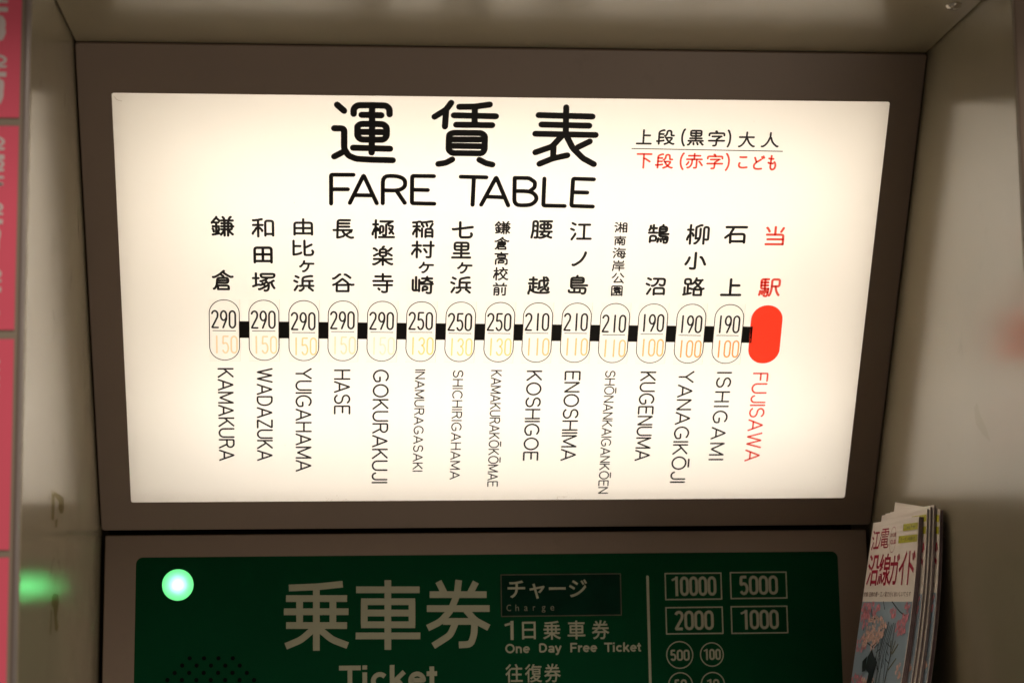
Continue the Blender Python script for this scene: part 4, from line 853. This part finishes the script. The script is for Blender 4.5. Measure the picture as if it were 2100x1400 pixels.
ink.build("day_ticket_digit", ZG + .0001, M_CREAM, mach)
gword("day_ticket_lettering", TXT['day'], None, .012)
ink = Ink()
for w_, x0, y0, x1, y1 in TXT['oneday']:
    yb = {'One': -y1, 'Day': -(TXT['oneday'][0][4] - .2), 'Free': -y1, 'Ticket': -y1}[w_] * MM
    bold_word(ink, w_, x0 * MM, yb, x1 * MM, yb + .0090)
ink.build("day_ticket_english", ZG, M_CREAM, mach)
gword("return_ticket_lettering", TXT['ofuku'], None, .012)
# charge label in its clear pocket
b = [v * MM for v in TXT['charge_box']]
M_POCKET = paint("pocket_edge_plastic", (0.07, 0.065, 0.035), rough=0.3, vary=.2, vscale=60)
M_LABEL = paint("charge_label_print", (0.0015, 0.022, 0.012), rough=0.45, spec=.05, bump=.5, bscale=120, vary=.25, vscale=30)
lab = plate("charge_label", [(b[0], -b[3]), (b[2], -b[3]), (b[2], -b[1]), (b[0], -b[1])], ZG + .0003, M_LABEL, mach)
ink = Ink()
for q in ([(b[0], -b[1]), (b[2], -b[1])], [(b[0], -b[3]), (b[2], -b[3])], [(b[0], -b[1]), (b[0], -b[3])], [(b[2], -b[1]), (b[2], -b[3])]):
    ink.stroke(q, .0011)
ink.build("pocket_edge", ZG + .0005, M_POCKET, lab)
M_DULL = paint("dull_cream_print", (0.19, 0.18, 0.12), rough=0.5)
ink = Ink()
q = [v * MM for v in TXT['charge_k']]
print_word(ink, "チャージ", q[0], -q[3], q[2], -q[1], .016)
ink.build("charge_katakana", ZG + .0006, M_CREAM, lab)
ink = Ink()
q = [v * MM for v in TXT['charge']]
hcap = .0062
xs = q[0]
base = -(q[1] + hcap)
for c, wd, ht, lo in (("C", .70, 1, 0), ("h", .55, 1, 0), ("a", .55, .72, 0), ("r", .36, .72, 0), ("g", .58, .72, .28), ("e", .58, .72, 0)):
    print_word(ink, c, xs, base - lo * hcap, xs + wd * hcap, base + ht * hcap, 0)
    xs += (q[2] - q[0]) / 5.7
ink.build("charge_english", ZG + .0006, M_DULL, lab)
# divider rule
(x0, y0), (x1, y1) = TXT['line']
ink = Ink()
ink.stroke([(x0 * MM, -y0 * MM - .001), (x0 * MM + .0002, -.225)], .0026)
ink.build("divider_line", ZG, M_CREAM, mach)
# accepted notes and coins
for w, bx0, by0, bx1, by1, tx0, ty0, tx1, ty1 in TXT['notes']:
    ink = Ink()
    e = .0006
    X0, X1, Y0, Y1 = bx0 * MM + e, bx1 * MM - e, -by1 * MM + e, -by0 * MM - e
    for st in ([(X0 - e, Y0), (X1 + e, Y0)], [(X0 - e, Y1), (X1 + e, Y1)], [(X0, Y0), (X0, Y1)], [(X1, Y0), (X1, Y1)]):
        ink.stroke(st, .00125, flat=True)
    f = ink.build("banknote_mark", ZG, M_CREAM, mach)
    i2 = Ink()
    bold_figures(i2, w, tx0 * MM, -ty1 * MM, tx1 * MM, -ty0 * MM, .0027)
    i2.build("note_value", ZG + .0001, M_CREAM, f)
for w, cx, cy, r, tx0, ty0, tx1, ty1 in TXT['coins']:
    ink = Ink()
    pts = arc(cx * MM, -cy * MM, (r - .45) * MM, (r - .45) * MM, 0, 360, 40)
    ink.stroke(pts, .0011, fil=0)
    f = ink.build("coin_mark", ZG, M_CREAM, mach)
    i2 = Ink()
    bold_figures(i2, w, tx0 * MM, -ty1 * MM, tx1 * MM, -ty0 * MM, .0018)
    i2.build("coin_value", ZG + .0001, M_CREAM, f)
# speaker holes
ink = Ink()
hs = list(HOLES)
pitch = HOLES[-1][0] - HOLES[-2][0]
y_ = HOLES[-1][1]
for row in range(1, 5):
    n = 8 if row < 3 else 9 - row
    x_ = sum(h[0] for h in HOLES[-7:]) / 7
    for i in range(n):
        hs.append((x_ + (i - (n - 1) / 2) * pitch, y_ + row * 7.3))
for x, y in hs:
    ink.poly(arc(x * MM, -y * MM, .0020, .0020, 0, 345, 23))
sh = ink.build("speaker_holes", ZG, M_HOLE, mach)
sh["kind"] = "stuff"
# green ready lamp
lx, ly = TXT['lamp'][0] * MM, -TXT['lamp'][1] * MM
lr = .0149
def disc(name, r, z, mat, parent, dome=0.0, seg=40):
    V, F = [(lx, ly, z + dome)], []
    rings = 5
    for k in range(1, rings + 1):
        t = k / rings
        for i in range(seg):
            a = 2 * math.pi * i / seg
            V.append((lx + r * t * math.cos(a), ly + r * t * math.sin(a), z + dome * (1 - t * t)))
    for i in range(seg):
        F.append((0, 1 + i, 1 + (i + 1) % seg))
    for k in range(rings - 1):
        for i in range(seg):
            a, b = 1 + k * seg + i, 1 + k * seg + (i + 1) % seg
            F.append((a, a + seg, b + seg, b))
    return link(name, V, F, mat, parent, True)
lamp = disc("status_lamp", lr, .0002, M_LENS, mach, .0022)
lamp["label"] = "round green ready lamp, glowing white at its centre"
V, F = [], []
for i in range(32):
    a = 2 * math.pi * i / 32
    V += [(lx + lr * math.cos(a), ly + lr * math.sin(a), .0002), (lx + lr * .9 * math.cos(a), ly + lr * .9 * math.sin(a), -.0007)]
cup = [(lr * 1.0, .0002), (lr * .995, -.006), (lr * .9, -.016), (.0, -.0165)]
V, F = [], []
for r, z in cup[:-1]:
    for i in range(32):
        a = 2 * math.pi * i / 32
        V.append((lx + r * math.cos(a), ly + r * math.sin(a), z))
for k in range(2):
    for i in range(32):
        a, b = k * 32 + i, k * 32 + (i + 1) % 32
        F.append((a, b, b + 32, a + 32))
F.append(tuple(range(64, 96)))
link("lamp_cup", V, F, M_LEDCUP, lamp)
bm = bmesh.new()
bmesh.ops.create_uvsphere(bm, u_segments=16, v_segments=8, radius=.0018, matrix=Matrix.Translation((lx, ly, -.0027)))
from_bm("led", bm, M_LED, lamp, True)

# ---------------------------------------------------------------- magazines leaning in the right corner
shelf = box("magazine_ledge", (.20, -.10, -.634), (HW - .0005, .225, -.624), M_FRAME, None, bevel=.001)
tag(shelf, "narrow taupe ledge the magazines stand on", "ledge")

Z_TOP = -.4105
def lean(h, s, k):
    """x of the sheet surface: h below the top, s 0 far edge..1 near edge, k mm back into the stack"""
    h = h * 1000
    far = .18 * h
    near = .0743 * h + .00052 * h * h
    x = 354.6 - (far * (1 - s) + near * s)
    return (x + k * (1 + .0022 * max(0, h))) * MM

def magazine(k0, thick, y_far, y_near, z_top, label, cover=True, slope=0.0, wide=3, seed=0):
    rnd = random.Random(seed)
    root = empty("magazine", Matrix.Translation((lean(.2, .5, k0), (y_far + y_near) / 2, -.624)))
    inv = Vector(root.matrix_world.translation) * -1
    Hh = z_top + .6235
    base_h = Z_TOP - z_top
    def fn(x, y, z, k=k0):
        # x: metres from the far edge, y: metres up from the bottom of the cover, z: above the cover
        s = x / (y_far - y_near)
        zz = z_top - Hh + y
        hh = Z_TOP - zz
        return Vector((lean(hh, s, k) - z, y_far - x, zz + slope * (s - .5) * (y / Hh))) + inv
    Wd = y_far - y_near
    def sheet(name, k, t, mat, dx0, dx1, dh):
        V, F = [], []
        n = 48
        for i in range(n + 1):
            y = (Hh - dh) * i / n
            for s, back in ((dx0, 0), (Wd - dx1, 0), (Wd - dx1, 1), (dx0, 1)):
                V.append(fn(s, y, 0, k + (t if back else 0)))
        for i in range(n):
            for j in range(4):
                a, b = i * 4 + j, i * 4 + (j + 1) % 4
                F.append((a, b, b + 4, a + 4))
        F.append((0, 3, 2, 1))
        F.append((n * 4, n * 4 + 1, n * 4 + 2, n * 4 + 3))
        return link(name, V, F, mat, root)
    sheet("cover", k0, .35, M_PAPER, 0, 0, 0)
    t = .45
    n = max(2, int((thick - .8) / .55))
    for i in range(n):
        m_ = rnd.choice([M_PAGE, M_PAGE, M_PAGE2, M_PAGE3])
        sheet("page_block", k0 + t, (thick - .9) / n * .82, m_, 0, rnd.uniform(.0002, .0022), rnd.uniform(.0005, .002))
        t += (thick - .9) / n
    sheet("back_cover", k0 + thick - .35, .35, M_PAGE3, 0, .0003, .0006)
    if cover:
        zt = lambda d: Hh - d * MM        # distance below the top edge
        ys = lambda f: Wd * f
        # lower photograph
        V, F = [], []
        n = 12
        for i in range(n + 1):
            y = zt(73.5) * i / n
            V += [fn(.0008, y, .00020), fn(Wd - .0004, y, .00020)]
        for i in range(n):
            F.append((2 * i, 2 * i + 1, 2 * i + 3, 2 * i + 2))
        pic = link("cover_photo", V, F, M_PICTURE, root)
        def word(nm, body, s0, s1, d0, d1, bold, mat, z=.00040):
            ink = Ink()
            print_word(ink, body, ys(s0), zt(d1), ys(s1), zt(d0), bold)
            ink.build(nm, z, mat, root, fn=fn)
        word("cover_title", "江", .035, .20, 7.5, 26, .008, M_CRIMSON)
        word("cover_title", "ノ", .17, .235, 14, 25, .02, M_CRIMSON)
        word("cover_title", "電", .235, .41, 7, 25, .0, M_CRIMSON)
        for c, a, b2, d0, d1 in (("沿", .03, .27, 30, 59), ("線", .27, .51, 30, 59), ("ガ", .50, .68, 31, 59), ("イ", .68, .82, 29, 59), ("ド", .86, .985, 29, 59)):
            word("cover_title", c, a, b2, d0, d1, .012, M_CRIMSON)
        word("cover_tagline", "特集 沿線の春・江ノ電で行くおいしいてらす", .02, .96, 64.5, 69, 0, M_BROWNINK)
        ink = Ink()
        ink.stroke([(ys(.5) + .0095 * math.cos(a), zt(18) + .0115 * math.sin(a)) for a in [i * math.pi / 14 for i in range(29)]], .00035, fil=0)
        ink.build("issue_ring", .00040, M_CRIMSON, root, fn=fn)
        word("issue_text", "2012春", .44, .56, 11.5, 15.5, .005, M_CRIMSON)
        word("issue_text", "VOL.88", .44, .56, 18, 22, .005, M_CRIMSON)
        for (s0, d0, d1, tx) in ((.70, 5.2, 11.2, "Take Free"), (.62, 15.5, 21.8, "クーポン特典付")):
            ink = Ink()
            ink.poly([(ys(s0), zt(d1)), (ys(.997), zt(d1)), (ys(.997), zt(d0)), (ys(s0), zt(d0))])
            yt = ink.build("yellow_tab", .00040, M_YELLOW, root, fn=fn)
            i2 = Ink()
            print_word(i2, tx, ys(s0 + .04), zt(d1 - 1.3), ys(.95), zt(d0 + 1.3), .004)
            i2.build("tab_text", .00046, M_OLIVEINK, yt, fn=fn)
        # blossom, twigs of the photograph as print
        rp_ = random.Random(5)
        tw = Ink()
        def P(u, v):      # 0..1 across, 0..1 down the visible photo (about 80 mm)
            return (ys(u), zt(73.5 + v * 82))
        for q in ([(.22, .08), (.28, .20), (.30, .26)], [(.10, .20), (.12, .32)], [(.62, 0), (.78, .1), (.90, .15)], [(.45, .0), (.49, .08)],
                  [(.14, .40), (.30, .36)], [(.22, .45), (.36, .50)], [(.20, .22), (.34, .18)]):
            tw.stroke([P(*p) for p in q], .0011)
        for k in range(9):
            x = .42 + .032 * k
            tw.stroke([P(x + .06, .22 + .05 * rp_.random()), P(x + rp_.uniform(-.02, .06), .55), P(x + rp_.uniform(-.05, .05), 1.02)], rp_.uniform(.0007, .0013))
        for k in range(26):
            x, y = rp_.uniform(.42, .66), rp_.uniform(.42, .98)
            tw.stroke([P(x, y), P(x + rp_.uniform(-.09, .09), y + .04)], .0008)
        tw.poly([P(.30, .60), P(.36, .52), P(.42, .60), P(.50, .66), P(.46, .80), P(.44, 1.0), P(.34, 1.0), P(.36, .78), P(.28, .74)])
        tw.poly([P(.20, .66), P(.28, .60), P(.29, .76), P(.22, .78)])
        tw.build("twig_print", .00040, M_TWIG, root, fn=fn)
        bd = Ink()
        for q in ([(.78, .42), (.72, .62), (.70, .85)], [(.84, .45), (.76, .55)], [(.84, .60), (.73, .72)], [(.70, .42), (.72, .55)]):
            bd.stroke([P(*p) for p in q], .0016)
        bd.build("bud_print", .00042, M_BUDS, root, fn=fn)
        pk, pl_ = Ink(), Ink()
        def cluster(ink, cu, cv, ru, rv, n, size):
            for _ in range(n):
                a, r = rp_.uniform(0, 6.28), math.sqrt(rp_.random())
                u, v = cu + ru * r * math.cos(a), cv + rv * r * math.sin(a)
                if not (.02 < u < .97 and .02 < v < 1.6):
                    continue
                x, y = P(u, v)
                a0 = rp_.uniform(0, 6.28)
                for pt in range(5):
                    b0 = a0 + pt * 1.2566
                    c1 = (x + size * .7 * math.cos(b0), y + size * .55 * math.sin(b0))
                    ink.poly([(c1[0] + size * .45 * math.cos(t), c1[1] + size * .4 * math.sin(t)) for t in (0, 1.05, 2.1, 3.14, 4.2, 5.2)])
                ink.k = ink.k % 3
        cluster(pk, .20, .08, .20, .10, 60, .0024)
        cluster(pk, .12, .20, .10, .10, 30, .0022)
        cluster(pk, .66, .12, .07, .05, 10, .0024)
        cluster(pk, .93, .12, .07, .16, 34, .0022)
        cluster(pk, .85, .28, .10, .08, 30, .0022)
        cluster(pl_, .36, .30, .22, .14, 80, .0022)
        cluster(pl_, .30, .42, .18, .10, 44, .0022)
        cluster(pk, .12, .48, .10, .10, 14, .0024)
        cluster(pk, .16, .88, .14, .08, 30, .0022)
        cluster(pl_, .36, .88, .12, .08, 16, .0024)
        cluster(pl_, .93, .72, .06, .08, 10, .0024)
        cluster(pl_, .12, 1.02, .1, .04, 8, .0024)
        pk.build("pink_blossom_print", .00050, M_PETAL, root, fn=fn)["kind"] = "stuff"
        pl_.build("pale_blossom_print", .00058, M_PETAL2, root, fn=fn)["kind"] = "stuff"
    tag(root, label, "magazine", "magazines leaning against the right wall")
    return root

magazine(0.0, 4.2, .162, .0155, Z_TOP, "front magazine with the pink blossom cover fully in view", True, seed=1)
magazine(4.8, 1.6, .153, .0075, Z_TOP + .0065, "second magazine behind the front one, its cover a narrow strip with yellow tabs", True, seed=2)
magazine(6.8, 2.0, .149, .0050, Z_TOP + .0080, "magazine whose fore edge shows just right of the second yellow-tabbed strip", False, seed=3)
magazine(9.3, 2.2, .142, .0030, Z_TOP + .0090, "magazine in the middle of the bundle, dark stripes of page edges", False, seed=4)
magazine(12.2, 3.0, .136, -.0040, Z_TOP + .0115, "rearmost magazine against the wall, a thin strip of blossom cover showing", True, slope=-.013, seed=5)
